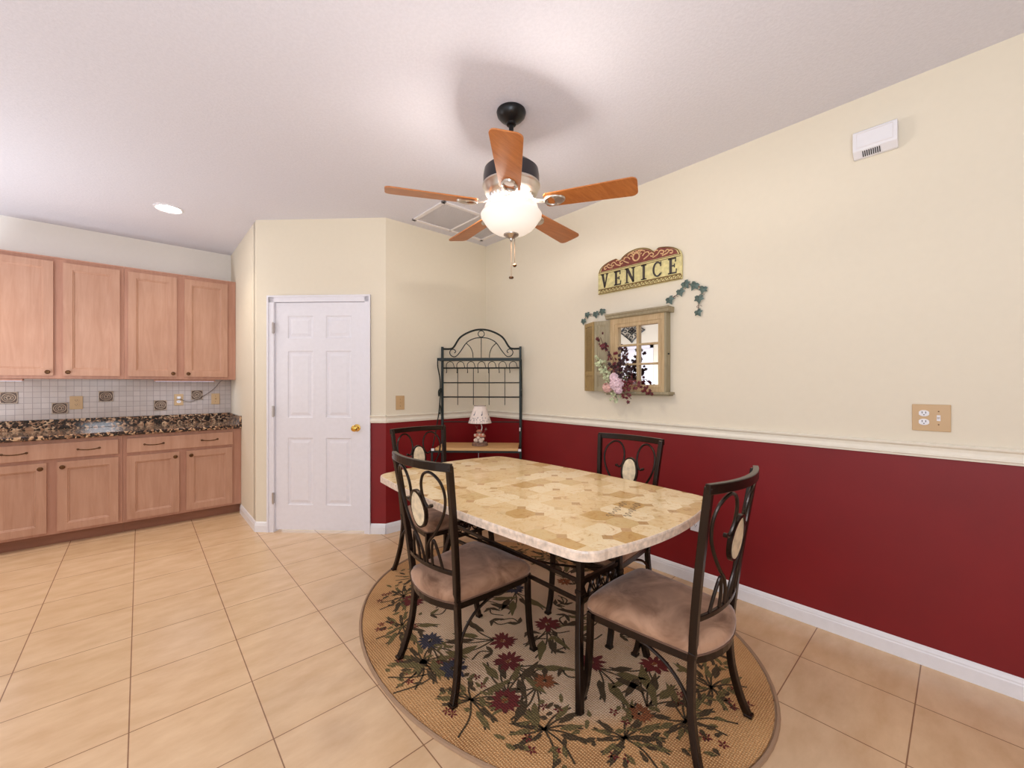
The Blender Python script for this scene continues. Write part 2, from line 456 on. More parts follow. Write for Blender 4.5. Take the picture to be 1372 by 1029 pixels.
# local x runs along wall, -y faces room
baseboard('baseboard_right', 0.0, YB-YN, (XR, YB, 0), -PI/2)
baseboard('baseboard_back', 0, XR-XC, (XC, YB, 0), 0)
baseboard('baseboard_pantry', 0, .108, P0, -PI/4)
baseboard('baseboard_door_side', 1.03, SL, P0, -PI/4)
baseboard('baseboard_stub', 0.12+.52, YK-YS, (XS, YK, 0), -PI/2)
baseboard('baseboard_left', 0, 4.28-2.6, (XL, 2.6, 0), PI/2)
def chair_rail(name, s0, s1, loc, rot):
    b = B()
    z0 = RAIL0; prof = [(0, z0), (-.010, z0), (-.012, z0+.008), (-.016, z0+.012), (-.016, z0+.022), (-.010, z0+.034), (-.012, z0+.048), (-.024, z0+.056), (-.026, z0+.064), (-.018, z0+.068), (0, z0+.068)]
    prism(b, prof, s0, s1, lambda u, v, d: (d, u, v))
    return struct(name, b, 'cream_trim', loc=loc, rotz=rot)
chair_rail('trim_1', 0, YB-YN, (XR, YB, 0), -PI/2)
chair_rail('trim_2', 0, XR-XC, (XC, YB, 0), 0)
chair_rail('trim_3', 1.03, SL+.004, P0, -PI/4)

# ------------------------------------------------------------------ pantry door
b = B()
for x0, x1, z0, z1 in ((.108, .168, 0, 2.075), (.978, 1.03, 0, 2.075), (.108, 1.03, 2.018, 2.075)):
    box(b, x0, x1, -.013, .0, z0, z1)
box(b, .108, .122, -.02, 0, 0, 2.075); box(b, 1.016, 1.03, -.02, 0, 0, 2.075); box(b, .108, 1.03, -.0202, 0, 2.061, 2.0752)
box(b, D0, D0+.012, 0, T, 0, DT); box(b, D1-.012, D1, 0, T, 0, DT); box(b, D0, D1, 0, T, DT-.012, DT)
struct('trim_4', b, 'door_white', loc=P0, rotz=-PI/4)
b = B()
lx0, lx1 = .1745, .9715
c1, c2, c3, c4 = .285, .512, .628, .855
pn = [(c1, c2, 1.70, 1.898), (c3, c4, 1.70, 1.898), (c1, c2, 1.005, 1.59), (c3, c4, 1.005, 1.59), (c1, c2, .238, .827), (c3, c4, .238, .827)]
panelled(b, lx0, lx1, .022, 2.014, .004, .04, pn, [(.006, .007), (.018, .009), (.022, .009), (.045, .002)])
door = struct('door_1', b, 'door_white', loc=P0, rotz=-PI/4)
b = B()
for z in (.30, 1.07, 1.79):
    pass
for z in (.30, 1.06, 1.79):
    b = B(); box(b, .158, .172, -.022, -.004, z-.045, z+.045); tube(b, [(.168, -.022, z-.05), (.168, -.022, z+.05)], .006, 8)
    obj('hinge', b, 'nickel', door, label='small metal butt hinge')
b = B()
def rot_lathe(b, prof, c, ax='y', n=20, mi=0):
    # lathe pointing along -Y
    t = bmesh.new(); lathe(t, prof, n)
    mtx = Matrix.Translation(c) @ (Matrix.Rotation(PI/2, 4, 'X') if ax == 'y' else Matrix.Rotation(-PI/2, 4, 'Y'))
    bmesh.ops.transform(t, matrix=mtx, verts=t.verts)
    mp = {v: b.verts.new(v.co) for v in t.verts}
    for f_ in t.faces:
        g = b.faces.new([mp[v] for v in f_.verts]); g.material_index = mi
    t.free()
rot_lathe(b, [(0, 0), (.032, 0), (.032, .005), (.014, .010), (.011, .03), (.02, .038), (.028, .048), (.027, .06), (.018, .068), (0, .07)], (.905, .004, .918))
obj('door_knob', b, 'brass', door, smooth=True, label='round brass knob')

# far left door and iron ornament, seen in the mirror
b = B()
dl0, dl1 = .0, .72
panelled(b, 0, .72, .02, 2.03, -.015, 0, [(.09, .32, 1.66, 1.90), (.40, .63, 1.66, 1.90), (.09, .32, .95, 1.55), (.40, .63, .95, 1.55), (.09, .32, .2, .8), (.40, .63, .2, .8)], [(.008, .006), (.03, .002)])
struct('door_2', b, 'door_white', loc=(XL, 4.28, 0), rotz=PI/2)
# local: x along +Y, -y towards +X (room)
b = B()
for x0, x1, z0, z1 in ((-.07, -.005, 0, 2.10), (.725, .79, 0, 2.10), (-.07, .79, 2.035, 2.10)): box(b, x0, x1, -.02, 0, z0, z1)
struct('trim_5', b, 'door_white', loc=(XL, 4.28, 0), rotz=PI/2)
b = B()
def hang(u, v): return (XL+.02, 4.69+u, 2.414+v)
def deco_curve(b, pts, r=.011, closed=False): tube(b, [hang(u, v) for u, v in spline([(p[0], p[1], 0) for p in pts], 5, closed) for u, v in [(u, v)]] if False else [hang(p.x, p.y) for p in spline([(q[0], q[1], 0) for q in pts], 5, closed)], r, 6, closed)
R4 = .30
for q in range(4):
    a = q*PI/2; ca, sa = math.cos(a), math.sin(a)
    def rt(p): return (p[0]*ca-p[1]*sa, (p[0]*sa+p[1]*ca)*.8)
    deco_curve(b, [rt(p) for p in [(R4, 0), (.23, .05), (.17, .11), (.11, .17), (.05, .23), (0, R4)]], .012)
    deco_curve(b, [rt(p) for p in [(.24, 0), (.19, .05), (.13, .03), (.15, -.02), (.19, 0)]], .009)
    deco_curve(b, [rt(p) for p in [(.06, .06), (.12, .09), (.13, .14), (.08, .13), (.06, .09)]], .009)
    deco_curve(b, [rt(p) for p in [(0, 0), (.05, .03), (.09, 0), (.05, -.03)]], .012, True)
ir = obj('iron_wall_ornament', b, 'black', smooth=True)
tag(ir, 'black scrolled iron diamond ornament above the white door, seen in the mirror', 'wall ornament')

# ------------------------------------------------------------------ kitchen
def knob(parent, x, y, z):
    b = B()
    rot_lathe(b, [(0, 0), (.008, 0), (.006, .01), (.009, .014), (.0165, .018), (.017, .023), (.012, .028), (0, .029)], (x, y, z), n=16)
    return obj('knob', b, 'antique', parent, smooth=True, world=True)
def pull(parent, x0, x1, y, z):
    b = B()
    tube(b, spline([(x0, y, z), (x0+.006, y-.018, z), (x0+.03, y-.026, z-.004), ((x0+x1)/2, y-.028, z-.006), (x1-.03, y-.026, z-.004), (x1-.006, y-.018, z), (x1, y, z)], 5), .0045, 8)
    for x in (x0, x1): rot_lathe(b, [(0, 0), (.009, 0), (.008, .005), (0, .006)], (x, y, z), n=10)
    return obj('pull', b, 'antique', parent, smooth=True, world=True)
FR = .056
def cab_door(parent, x0, x1, z0, z1, y, kx, kz):
    b = B()
    panelled(b, x0, x1, z0, z1, y-.019, y, [(x0+FR, x1-FR, z0+FR, z1-FR)], [(.002, .005), (.009, .006), (.012, .012)])
    d = obj('door', b, 'maple', parent, world=True, bevel=.0015)
    XF[d.name] = XF[parent.name]
    knob(d, kx, y-.019, kz)
    return d
UY = 5.222; UZ0, UZ1 = 1.345, 2.375
def upper(label, x0, x1, doors, end=None):
    t = thing('upper_cabinet', label, 'cabinet', ((x0+x1)/2, UY+.15, UZ0))
    b = B(); box(b, x0+.0005, x1-.0005, UY, YK-.002, UZ0, UZ1)
    obj('cabinet_body', b, 'maple_frame', t, world=True, bevel=.001)
    b = B(); box(b, x0+.0005, x1-.0005, UY-.004, UY+.01, UZ1, UZ1+.012); obj('top_edge', b, 'maple_frame', t, world=True)
    for a, c, kx in doors: cab_door(t, a, c, 1.372, 2.345, UY, kx, 1.402)
    return t
upper('pink maple upper cabinet at the left edge of the photo, two tall doors', -.958, -.110, [(-.905, -.547, -.577), (-.490, -.137, -.460)])
upper('pink maple upper cabinet next to the stub wall in the corner', -.110, XS-.001, [(-.082, .268, .240), (.328, .682, .357)])
BY = 4.90
def base(label, x0, x1, doors, drawer, pulls):
    t = thing('base_cabinet', label, 'cabinet', ((x0+x1)/2, BY+.3, 0))
    b = B(); box(b, x0+.0005, x1-.0005, BY, YK-.002, .095, .855)
    obj('cabinet_body', b, 'maple_frame', t, world=True, bevel=.001)
    b = B(); box(b, x0+.0005, x1-.0005, BY+.065, YK-.002, 0.001, .095); obj('toe_kick', b, 'maple_toe', t, world=True)
    for a, c, kx in doors: cab_door(t, a, c, .118, .673, BY, kx, .632)
    b = B(); panelled(b, drawer[0], drawer[1], .700, .826, BY-.019, BY, [], [])
    d = obj('drawer', b, 'maple', t, world=True, bevel=.003)
    for p in pulls: pull(d, p[0], p[1], BY-.019, .764)
    return t
base('pink maple base cabinet at the left edge of the run, drawer over two doors', -.958, -.110, [(-.905, -.549, -.580), (-.492, -.138, -.462)], (-.905, -.138), [(-.775, -.652), (-.377, -.252)])
base('pink maple base cabinet beside the stub wall, drawer over two doors', -.110, XS-.001, [(-.086, .269, .241), (.321, .680, .356)], (-.086, .684), [(.03, .158), (.436, .560)])
t = thing('granite_countertop', 'polished brown and black speckled granite counter on the base cabinets', 'countertop', (-.1, 5.2, .855))
b = B(); box(b, -.97, XS-.001, BY-.04, YK-.002, .8555, .892); obj('worktop', b, 'granite', t, world=True, bevel=.008)
b = B(); box(b, -.97, XS-.001, YK-.022, YK-.001, .892, .98); obj('back_upstand', b, 'granite', t, world=True, bevel=.002)
b = B(); box(b, XS-.021, XS-.001, BY-.03, YK-.0225, .892, .98); obj('side_upstand', b, 'granite', t, world=True, bevel=.002)
sp = thing('tile_backsplash', 'small square pale tiles on the wall between granite and upper cabinets', 'backsplash', (-.1, YK, .98))
b = B(); box(b, -.97, XS-.001, YK-.009, YK-.001, .981, UZ0-.001); obj('tile_field', b, 'splash', sp, world=True)
for x, z, w in ((-.835, 1.182, .1), (-.539, 1.080, .1), (-.241, 1.182, .1), (.155, 1.084, .1), (.452, 1.184, .1)):
    b = B(); y = YK-.009; box(b, x-.05, x+.05, y-.007, y-.0005, z-.05, z+.05, 0)
    def ring(rx, rz, r, mi=1):
        tube(b, [(x+rx*math.cos(2*PI*i/24), y-.008, z+rz*math.sin(2*PI*i/24)) for i in range(24)], r, 5, True, mi)
    ring(.038, .036, .0032); ring(.026, .024, .0022); ring(.012, .014, .0025)
    for k in range(5):
        a = 2*PI*k/5; tube(b, [(x+.008*math.cos(a), y-.008, z+.008*math.sin(a)), (x+.022*math.cos(a+.5), y-.009, z+.02*math.sin(a+.5))], .0022, 5, mi=1)
    for sx in (-1, 1):
        for sz in (-1, 1):
            tube(b, spline([(x+sx*.046, y-.008, z+sz*.028), (x+sx*.043, y-.009, z+sz*.043), (x+sx*.028, y-.008, z+sz*.046)], 3), .003, 5, mi=1)
    box(b, x-.05, x+.05, y-.009, y-.006, z+.046, z+.05, 1); box(b, x-.05, x+.05, y-.009, y-.006, z-.05, z-.046, 1)
    box(b, x-.05, x-.046, y-.009, y-.006, z-.05, z+.05, 1); box(b, x+.046, x+.05, y-.009, y-.006, z-.05, z+.05, 1)
    obj('decorative_tile', b, ['deco_dark', 'deco_light'], sp, world=True, smooth=True, label='bronze-coloured embossed medallion tile')

def duplex(b, x, y, z, s=1, mi=1, sm=2):
    for dz in (-.020, .020):
        n = 14
        pl = [(x+.017*s*max(-1, min(1, 1.15*math.cos(2*PI*i/n))), z+dz+.0145*math.sin(2*PI*i/n)) for i in range(n)]
        prism(b, pl, y, y-.003, lambda u, v, d: (u, d, v), mi)
        for sx in (-.006, .006): box(b, x+sx-.0012, x+sx+.0012, y-.0034, y-.002, z+dz-.001, z+dz+.008, sm)
        box(b, x-.002, x+.002, y-.0034, y-.002, z+dz-.009, z+dz-.005, sm)
def plate(name, label, loc, rotz, w=.075, h=.118, kind='duplex', m='plate_tan', inner='plate_tan', cat='outlet'):
    """centred on loc, -y faces the room"""
    t = thing(name, label, cat, loc, rotz)
    b = B(); box(b, -w/2, w/2, -.006, -.0005, -h/2, h/2, 0, bev=.002)
    obj('cover_plate', b, m, t)
    if 'duplex' in kind:
        b = B(); duplex(b, -.023 if kind == 'duplex+toggle' else 0, -.006, 0, mi=0, sm=1)
        obj('receptacle', b, [inner, 'slot'], t)
    if 'toggle' in kind:
        b = B(); x = .024 if '+' in kind else 0
        box(b, x-.006, x+.006, -.0075, -.006, -.013, .013); 
        prism(b, [(-.006, -.006), (-.006, .007), (-.02, .012), (-.02, .006)], x-.004, x+.004, lambda u, v, d: (d, u, v))
        for z in (-.03, .03): rot_lathe(b, [(0, 0), (.003, 0), (.0025, .0012), (0, .0014)], (x, -.006, z), n=8, mi=1)
        obj('toggle_switch', b, [inner, 'antique'], t)
    return t
plate('wall_outlet', 'tan double outlet on the backsplash between two medallion tiles at the left', (-.437, YK-.010, 1.127), 0, .085, .122)
plate('wall_outlet', 'tan outlet on the backsplash with the under-cabinet light cord plugged in', (.300, YK-.010, 1.136), 0, inner='plate_white')
plate('wall_switch', 'pinkish tan blank-looking plate on the backsplash nearest the stub wall', (.613, YK-.010, 1.137), 0, kind='toggle', cat='switch')
plate('light_switch', 'tan toggle switch plate on cream wall right of the pantry door', (1.711, YB-.001, 1.134), 0, .082, .125, kind='toggle', cat='switch')
plate('combination_wall_plate', 'tan two-gang plate with white outlet and toggle above the chair rail', (XR-.001, .096, 1.145), -PI/2, .125, .122, kind='duplex+toggle', inner='plate_white', cat='outlet')
plate('wall_outlet', 'white outlet low on the burgundy wall behind the table end', (XR-.001, 1.170, .396), -PI/2, .072, .116, m='plate_white', inner='plate_white')
# under cabinet light bars with cord
for i, (x0, x1, lab) in enumerate(((-.93, -.72, 'slim white light bar under the upper cabinet at the left edge'), (.10, .58, 'slim white light bar under the upper cabinet near the stub wall'))):
    t = thing('light_bar', lab, 'under-cabinet light', ((x0+x1)/2, UY+.05, UZ0-.02))
    b = B(); box(b, x0, x1, UY+.02, UY+.075, UZ0-.0185, UZ0-.001, 0, bev=.003); obj('housing', b, 'maple_frame', t, world=True)
    b = B(); box(b, x0+.01, x1-.01, UY+.03, UY+.065, UZ0-.0205, UZ0-.0188); obj('diffuser', b, 'led', t, world=True)
t = thing('power_cord', 'thin grey cord looping from the cabinet underside to the tan outlet', 'cord', (.3, YK-.03, 1.13))
b = B(); tube(b, spline([(.655, UY+.12, UZ0-.004), (.64, YK-.08, 1.315), (.60, YK-.03, 1.25), (.50, YK-.022, 1.165), (.42, YK-.021, 1.12), (.37, YK-.022, 1.116), (.325, YK-.025, 1.135), (.304, YK-.032, 1.155)], 6), .0028, 6)
obj('cable', b, 'cord', t, world=True, smooth=True)
b = B(); box(b, .286, .314, YK-.042, YK-.0205, 1.146, 1.17, bev=.003); obj('plug', b, 'plate_white', t, world=True)

# ------------------------------------------------------------------ ceiling fittings
def can(label, x, y):
    t = thing('recessed_light', label, 'ceiling light', (x, y, H))
    b = B(); lathe(b, [(.098, -.0005), (.098, -.005), (.088, -.009), (.078, -.004), (.076, -.0005)], 32, closed_ends=False); obj('trim_ring', b, 'plate_white', t, smooth=True)
    b = B(); lathe(b, [(.0, -.003), (.077, -.003), (.077, -.0015), (0, -.0015)], 32, closed_ends=False); obj('lens', b, 'can_lens', t)
    return t
can('lit round recessed ceiling light over the kitchen floor', .175, 4.392)
t = thing('ceiling_vent', 'white rectangular return-air grille on the ceiling behind the fan', 'vent', (2.15, 2.99, H))
b = B()
vx0, vx1, vy0, vy1 = 1.762, 2.540, 2.742, 3.245
for a in ((vx0, vx1, vy0, vy0+.032), (vx0, vx1, vy1-.032, vy1), (vx0, vx0+.032, vy0, vy1), (vx1-.032, vx1, vy0, vy1), (2.143, 2.159, vy0, vy1)): box(b, a[0], a[1], a[2], a[3], H-.012, H-.0005)
obj('frame', b, 'vent', t, world=True, bevel=.002)
b = B(); box(b, vx0+.02, vx1-.02, vy0+.02, vy1-.02, H-.0025, H-.0008); obj('backing', b, 'vent_gap', t, world=True)
for x0, x1 in ((vx0+.033, 2.143), (2.159, vx1-.033)):
    b = B(); y = vy0+.04
    while y < vy1-.04:
        prism(b, [(y, H-.006), (y+.001, H-.0075), (y+.0125, H-.004), (y+.0115, H-.003)], x0, x1, lambda u, v, d: (d, u, v)); y += .0145
    obj('louvre_panel', b, 'vent', t, world=True)

# ------------------------------------------------------------------ ceiling fan
FX, FY = .6726*2.17-.74*.004, .74*2.17+.6726*.004
fan = thing('ceiling_fan', 'five-blade ceiling fan with walnut blades and lit frosted bowl', 'ceiling fan', (FX, FY, H))
def Z(z): return z-H
b = B(); lathe(b, [(0, Z(H-.001)), (.076, Z(H-.001)), (.078, Z(2.738)), (.073, Z(2.72)), (.058, Z(2.703)), (.034, Z(2.688)), (.026, Z(2.683)), (.025, Z(2.672)), (.018, Z(2.668)), (0, Z(2.668))], 40); obj('canopy', b, 'black', fan, smooth=True)
b = B(); lathe(b, [(0, Z(2.675)), (.0125, Z(2.675)), (.0125, Z(2.47)), (0, Z(2.47))], 16)
lathe(b, [(.0125, Z(2.50)), (.03, Z(2.495)), (.03, Z(2.47)), (.05, Z(2.455))], 20, closed_ends=False); obj('downrod', b, 'black', fan, smooth=True)
b = B(); lathe(b, [(0, Z(2.462)), (.06, Z(2.462)), (.118, Z(2.452)), (.143, Z(2.43)), (.148, Z(2.40)), (.148, Z(2.352))], 48, closed_ends=False); obj('motor_housing', b, 'dark_motor', fan, smooth=True)
b = B(); lathe(b, [(.148, Z(2.352)), (.153, Z(2.350)), (.153, Z(2.342)), (.146, Z(2.336)), (.140, Z(2.31)), (.122, Z(2.287)), (.095, Z(2.275)), (.06, Z(2.272)), (0, Z(2.272))], 48, closed_ends=False); obj('motor_band', b, 'blade_light', fan, smooth=True)
b = B()
for k in range(30):
    a = 2*PI*k/30
    m1 = Matrix.Rotation(a, 4, 'Z')
    t_ = bmesh.new(); box(t_, .086, .120, -.0035, .0035, Z(2.268), Z(2.290))
    bmesh.ops.transform(t_, matrix=m1, verts=t_.verts)
    mp = {v: b.verts.new(v.co) for v in t_.verts}
    for f_ in t_.faces: b.faces.new([mp[v] for v in f_.verts])
    t_.free()
obj('vent_ring', b, 'plate_white', fan)
b = B(); lathe(b, [(0, Z(2.272)), (.07, Z(2.272)), (.075, Z(2.25)), (.11, Z(2.243)), (.125, Z(2.235)), (.12, Z(2.228)), (.0, Z(2.228))], 40, closed_ends=False); obj('light_fitter', b, 'blade_light', fan, smooth=True)
b = B()
lathe(b, [(.128, Z(2.243)), (.140, Z(2.237)), (.143, Z(2.222)), (.152, Z(2.208)), (.1615, Z(2.195)), (.160, Z(2.182)), (.150, Z(2.170)), (.138, Z(2.150)), (.118, Z(2.126)), (.09, Z(2.107)), (.05, Z(2.094)), (0.0, Z(2.09))], 56, closed_ends=False)
obj('glass_bowl', b, 'bowl', fan, smooth=True)
b = B(); lathe(b, [(0, Z(2.100)), (.042, Z(2.098)), (.040, Z(2.088)), (.022, Z(2.076)), (.010, Z(2.070)), (.007, Z(2.060)), (0, Z(2.058))], 24); obj('finial', b, 'nickel', fan, smooth=True)
for (dx, dy, zb, kind) in ((.0, .0, 1.868, 0), (.014, -.012, 1.935, 1)):
    b = B()
    zt = 2.06 if kind == 0 else 2.095
    tube(b, [(dx, dy, Z(zt)), (dx, dy, Z(zb))], .0011, 5)
    k = zt
    while k > zb:
        lathe(b, [(0, .002), (.0022, 0), (0, -.002)], 6, (dx, dy, Z(k))); k -= .009
    c = obj('pull_chain', b, 'antique', fan)
    b = B(); 
    if kind == 0: lathe(b, [(0, .008), (.012, .004), (.013, 0), (.011, -.005), (0, -.008)], 14, (dx, dy, Z(zb-.004)))
    else: lathe(b, [(0, .012), (.009, .006), (.011, 0), (.008, -.006), (0, -.010)], 14, (dx, dy, Z(zb-.006)))
    obj('chain_fob', b, 'antique', c, smooth=True)
BZ = 2.246
def blade_parts(k):
    a = math.radians(226+72*k)
    mtx = Matrix.Rotation(a, 4, 'Z') @ Matrix.Translation((0, 0, Z(BZ))) @ Matrix.Rotation(math.radians(-11.5), 4, 'X')
    # outline
    out = []
    r0, r1, w0, w1, cr = .185, .642, .052, .068, .03
    out += [(r0, -w0+.012), (r0+.012, -w0)]
    out += [(r1-cr+cr*math.sin(t), -w1+cr-cr*math.cos(t)) for t in [PI/2*i/5 for i in range(6)]]
    out += [(r1-cr+cr*math.cos(t), w1-cr+cr*math.sin(t)) for t in [PI/2*i/5 for i in range(6)]]
    out += [(r0+.012, w0), (r0, w0-.012)]
    b = B(); prism(b, out, -.003, .003, lambda u, v, d: (u, v, d))
    bmesh.ops.transform(b, matrix=mtx, verts=b.verts)
    bl = obj('blade', b, 'blade', fan)
    b = B()
    sweep(b, spline([(.06, 0, .026), (.11, 0, .020), (.15, 0, .002), (.20, 0, -.007)], 5), rectp(.024, .006), (0, 0, 1))
    n = 20
    ringp = [(.232+.046*math.cos(2*PI*i/n), .036*math.sin(2*PI*i/n), -.0075) for i in range(n)]
    tube(b, ringp, .006, 6, True)
    lathe(b, [(0, -.014), (.026, -.012), (.03, -.004), (0, -.004)], 16, (.262, 0, 0))
    for sy in (-1, 1): lathe(b, [(0, -.016), (.006, -.014), (.007, -.004), (0, -.004)], 8, (.235, sy*.03, 0))
    bmesh.ops.transform(b, matrix=mtx, verts=b.verts)
    obj('blade_bracket', b, 'blade_light', bl, smooth=True)
for k in range(5): blade_parts(k)

# ------------------------------------------------------------------ rug
RX, RY, RA, RB = 1.66, 1.62, .905, 1.18
def rug_poly(s=1, n=96): return [(RA*s*math.cos(2*PI*i/n), RB*s*math.sin(2*PI*i/n)) for i in range(n)]
b = B()
prism(b, rug_poly(.975), .0005, .008, lambda u, v, d: (u, v, d), 0)
tube(b, [(u, v, .005) for u, v in rug_poly(.985)], .0085, 6, True, 7)
def leaf2(x, y, ang, L, W, mi, z=.0095, n=7):
    ca, sa = math.cos(ang), math.sin(ang); up = []; dn = []
    for i in range(n+1):
        t = i/n; w = W*math.sin(PI*t**.8)*(1-.2*t)
        jw = w*(1+.22*math.sin(11*t*PI+x*90))
        up.append((L*t, jw)); dn.append((L*t, -jw))
    pl = up+dn[-2:0:-1]
    vs = []
    for u, v in pl: vs.append(b.verts.new((x+u*ca-v*sa, y+u*sa+v*ca, z)))
    f_ = b.faces.new(vs); f_.material_index = mi
def stem2(pts, w, mi, z=.0092):
    P = spline([(p[0], p[1], 0) for p in pts], 5); L = []; R_ = []
    for i, p in enumerate(P):
        t = (P[min(i+1, len(P)-1)]-P[max(i-1, 0)]).normalized(); s = Vector((-t.y, t.x, 0))
        L.append(b.verts.new((p+s*w).to_tuple()[:2]+(z,))); R_.append(b.verts.new((p-s*w).to_tuple()[:2]+(z,)))
    for i in range(len(P)-1):
        f_ = b.faces.new((L[i], L[i+1], R_[i+1], R_[i])); f_.material_index = mi
def flower2(x, y, r, mi, n=9, jit=.25):
    for k in range(n):
        a = 2*PI*k/n+rnd.uniform(-.2, .2); leaf2(x+.15*r*math.cos(a), y+.15*r*math.sin(a), a, r*rnd.uniform(1-jit, 1), r*.2, mi, .0096+.0001*k)
    for k in range(3):
        a = rnd.uniform(0, 6.28); leaf2(x, y, a, r*.30, r*.10, 5 if mi == 3 else 2, .0108)
def W(x, y): return (x-RX, y-RY)
def inside(x, y, s=.93): return (x/RA)**2+(y/RB)**2 < s*s
def spray(x, y, ang, n=5, L=.17, mi=1):
    for k in range(n):
        a = ang+(k-(n-1)/2)*.42+rnd.uniform(-.1, .1)
        l = L*rnd.uniform(.8, 1.15); mx_, my_ = x+l*.9*math.cos(a), y+l*.9*math.sin(a)
        stem2([(x, y), (x+l*.45*math.cos(a+.2), y+l*.45*math.sin(a+.2)), (mx_, my_)], .004, 2)
        if inside(mx_, my_, .88): leaf2(x+l*.35*math.cos(a), y+l*.35*math.sin(a), a+.15, l*.62, l*.085, mi if k % 2 else 2, .0094+.0001*k)
# border bouquets
nb = 17
for k in range(nb):
    th = 2*PI*(k+.3)/nb
    x, y = RA*.76*math.cos(th), RB*.78*math.sin(th)
    tang = math.atan2(RB*math.cos(th), -RA*math.sin(th))
    spray(x, y, tang, 6, .19); spray(x, y, tang+PI, 5, .14, 1)
    for j in range(22):
        a = tang+rnd.uniform(-3.1, 3.1); d = rnd.uniform(.03, .16)
        fx, fy = x+d*math.cos(a), y+d*math.sin(a)
        if inside(fx, fy): leaf2(fx, fy, rnd.uniform(0, 6.28), rnd.uniform(.03, .055), .010, rnd.choice([1, 1, 2]), .0100+.00004*j)
    for j in range(5):
        a = tang+PI/2*rnd.choice([-1, 1])+rnd.uniform(-.8, .8); d = rnd.uniform(.07, .14)
        fx, fy = x+d*math.cos(a), y+d*math.sin(a)
        if inside(fx, fy, .9): flower2(fx, fy, .022, 3, 5)
# inner flowers
cand = [W(1.35, 1.55), W(1.27, 1.42), W(1.05, 1.55), W(1.08, 1.80), W(1.62, 1.50), W(1.30, 1.22), W(1.55, 1.16), W(1.9, 1.3), W(1.75, 1.9), W(1.45, 1.98), W(2.05, 1.75), W(1.2, 2.2), W(1.7, 2.3), W(2.0, 2.15), W(1.1, 1.25), W(1.75, .95), W(1.45, .85), W(2.0, 1.0)]
for i, (x, y) in enumerate(cand):
    if not inside(x, y, .9): continue
    mi = [3, 3, 4, 4, 3, 5, 3, 3, 4, 3, 5, 3, 3, 4, 3, 3, 5, 4][i]
    flower2(x, y, .068 if mi != 5 else .05, mi, 15)
    a = rnd.uniform(0, 6.28); spray(x+.05*math.cos(a), y+.05*math.sin(a), a, 4, .24, 1)
for i in range(24):
    a = rnd.uniform(0, 6.28); r_ = rnd.uniform(.1, .62)
    x, y = RA*r_*math.cos(a), RB*r_*math.sin(a)
    a2 = rnd.uniform(0, 6.28)
    stem2([(x, y), (x+.06*math.cos(a2), y+.06*math.sin(a2)), (x+.11*math.cos(a2+.6), y+.11*math.sin(a2+.6))], .004, 2)
    leaf2(x, y, a2+.9, .07, .013, rnd.choice([1, 2, 2]), .0101); leaf2(x, y, a2-.8, .06, .012, 2, .0103)
for v in b.verts: v.co.x += 0
rug = obj('area_rug', b, ['weave', 'olive', 'dkolive', 'wine', 'navy', 'rust', 'sign_gold', 'rug_edge'])
rug.location = (RX, RY, 0)
tag(rug, 'oval beige woven rug with olive leaves and wine flowers under the dining set', 'rug')

# ------------------------------------------------------------------ dining table
TX, TY = 1.525, 1.57
tb = thing('dining_table', 'stone-mosaic topped dining table on dark metal legs in the middle of the rug', 'dining table', (TX, TY, .009))
def tz(z): return z-.009
def top_outline(n=24):
    # bowed sides with rounded corners
    hx, hy, bow_x, bow_y, cr = .488, .790, .036, .052, .10
    pts = []
    def side(p, q, bow, nx, ny, m=12):
        for i in range(m+1):
            t = i/m; k = 4*t*(1-t)*bow
            pts.append((p[0]+(q[0]-p[0])*t+nx*k, p[1]+(q[1]-p[1])*t+ny*k))
    def corner(cx_, cy_, a0):
        for i in range(1, 8): a = a0+PI/2*i/8; pts.append((cx_+cr*math.cos(a), cy_+cr*math.sin(a)))
    side((hx, -hy+cr), (hx, hy-cr), bow_x, 1, 0); corner(hx-cr, hy-cr, 0)
    side((hx-cr, hy), (-hx+cr, hy), bow_y, 0, 1); corner(-hx+cr, hy-cr, PI/2)
    side((-hx, hy-cr), (-hx, -hy+cr), bow_x, -1, 0); corner(-hx+cr, -hy+cr, PI)
    side((-hx+cr, -hy), (hx-cr, -hy), bow_y, 0, -1); corner(hx-cr, -hy+cr, 1.5*PI)
    return pts
O = top_outline()
b = B(); rings = []
for s_, z, mi in ((.985, .722, 1), (1.0, .726, 1), (1.0, .753, 1), (.996, .759, 1), (.992, .760, 0)):
    rings.append([b.verts.new((x*s_ if s_ < 1 else x, y*(1-(1-s_)*.65), tz(z))) for x, y in O])
for i in range(4):
    for j in range(len(O)):
        f_ = b.faces.new((rings[i][j], rings[i][(j+1) % len(O)], rings[i+1][(j+1) % len(O)], rings[i+1][j])); f_.material_index = 1
f_ = b.faces.new(rings[-1]); f_.material_index = 0
f_ = b.faces.new(rings[0][::-1]); f_.material_index = 1
tt = obj('tabletop', b, ['mosaic', 'stone_edge'], tb)
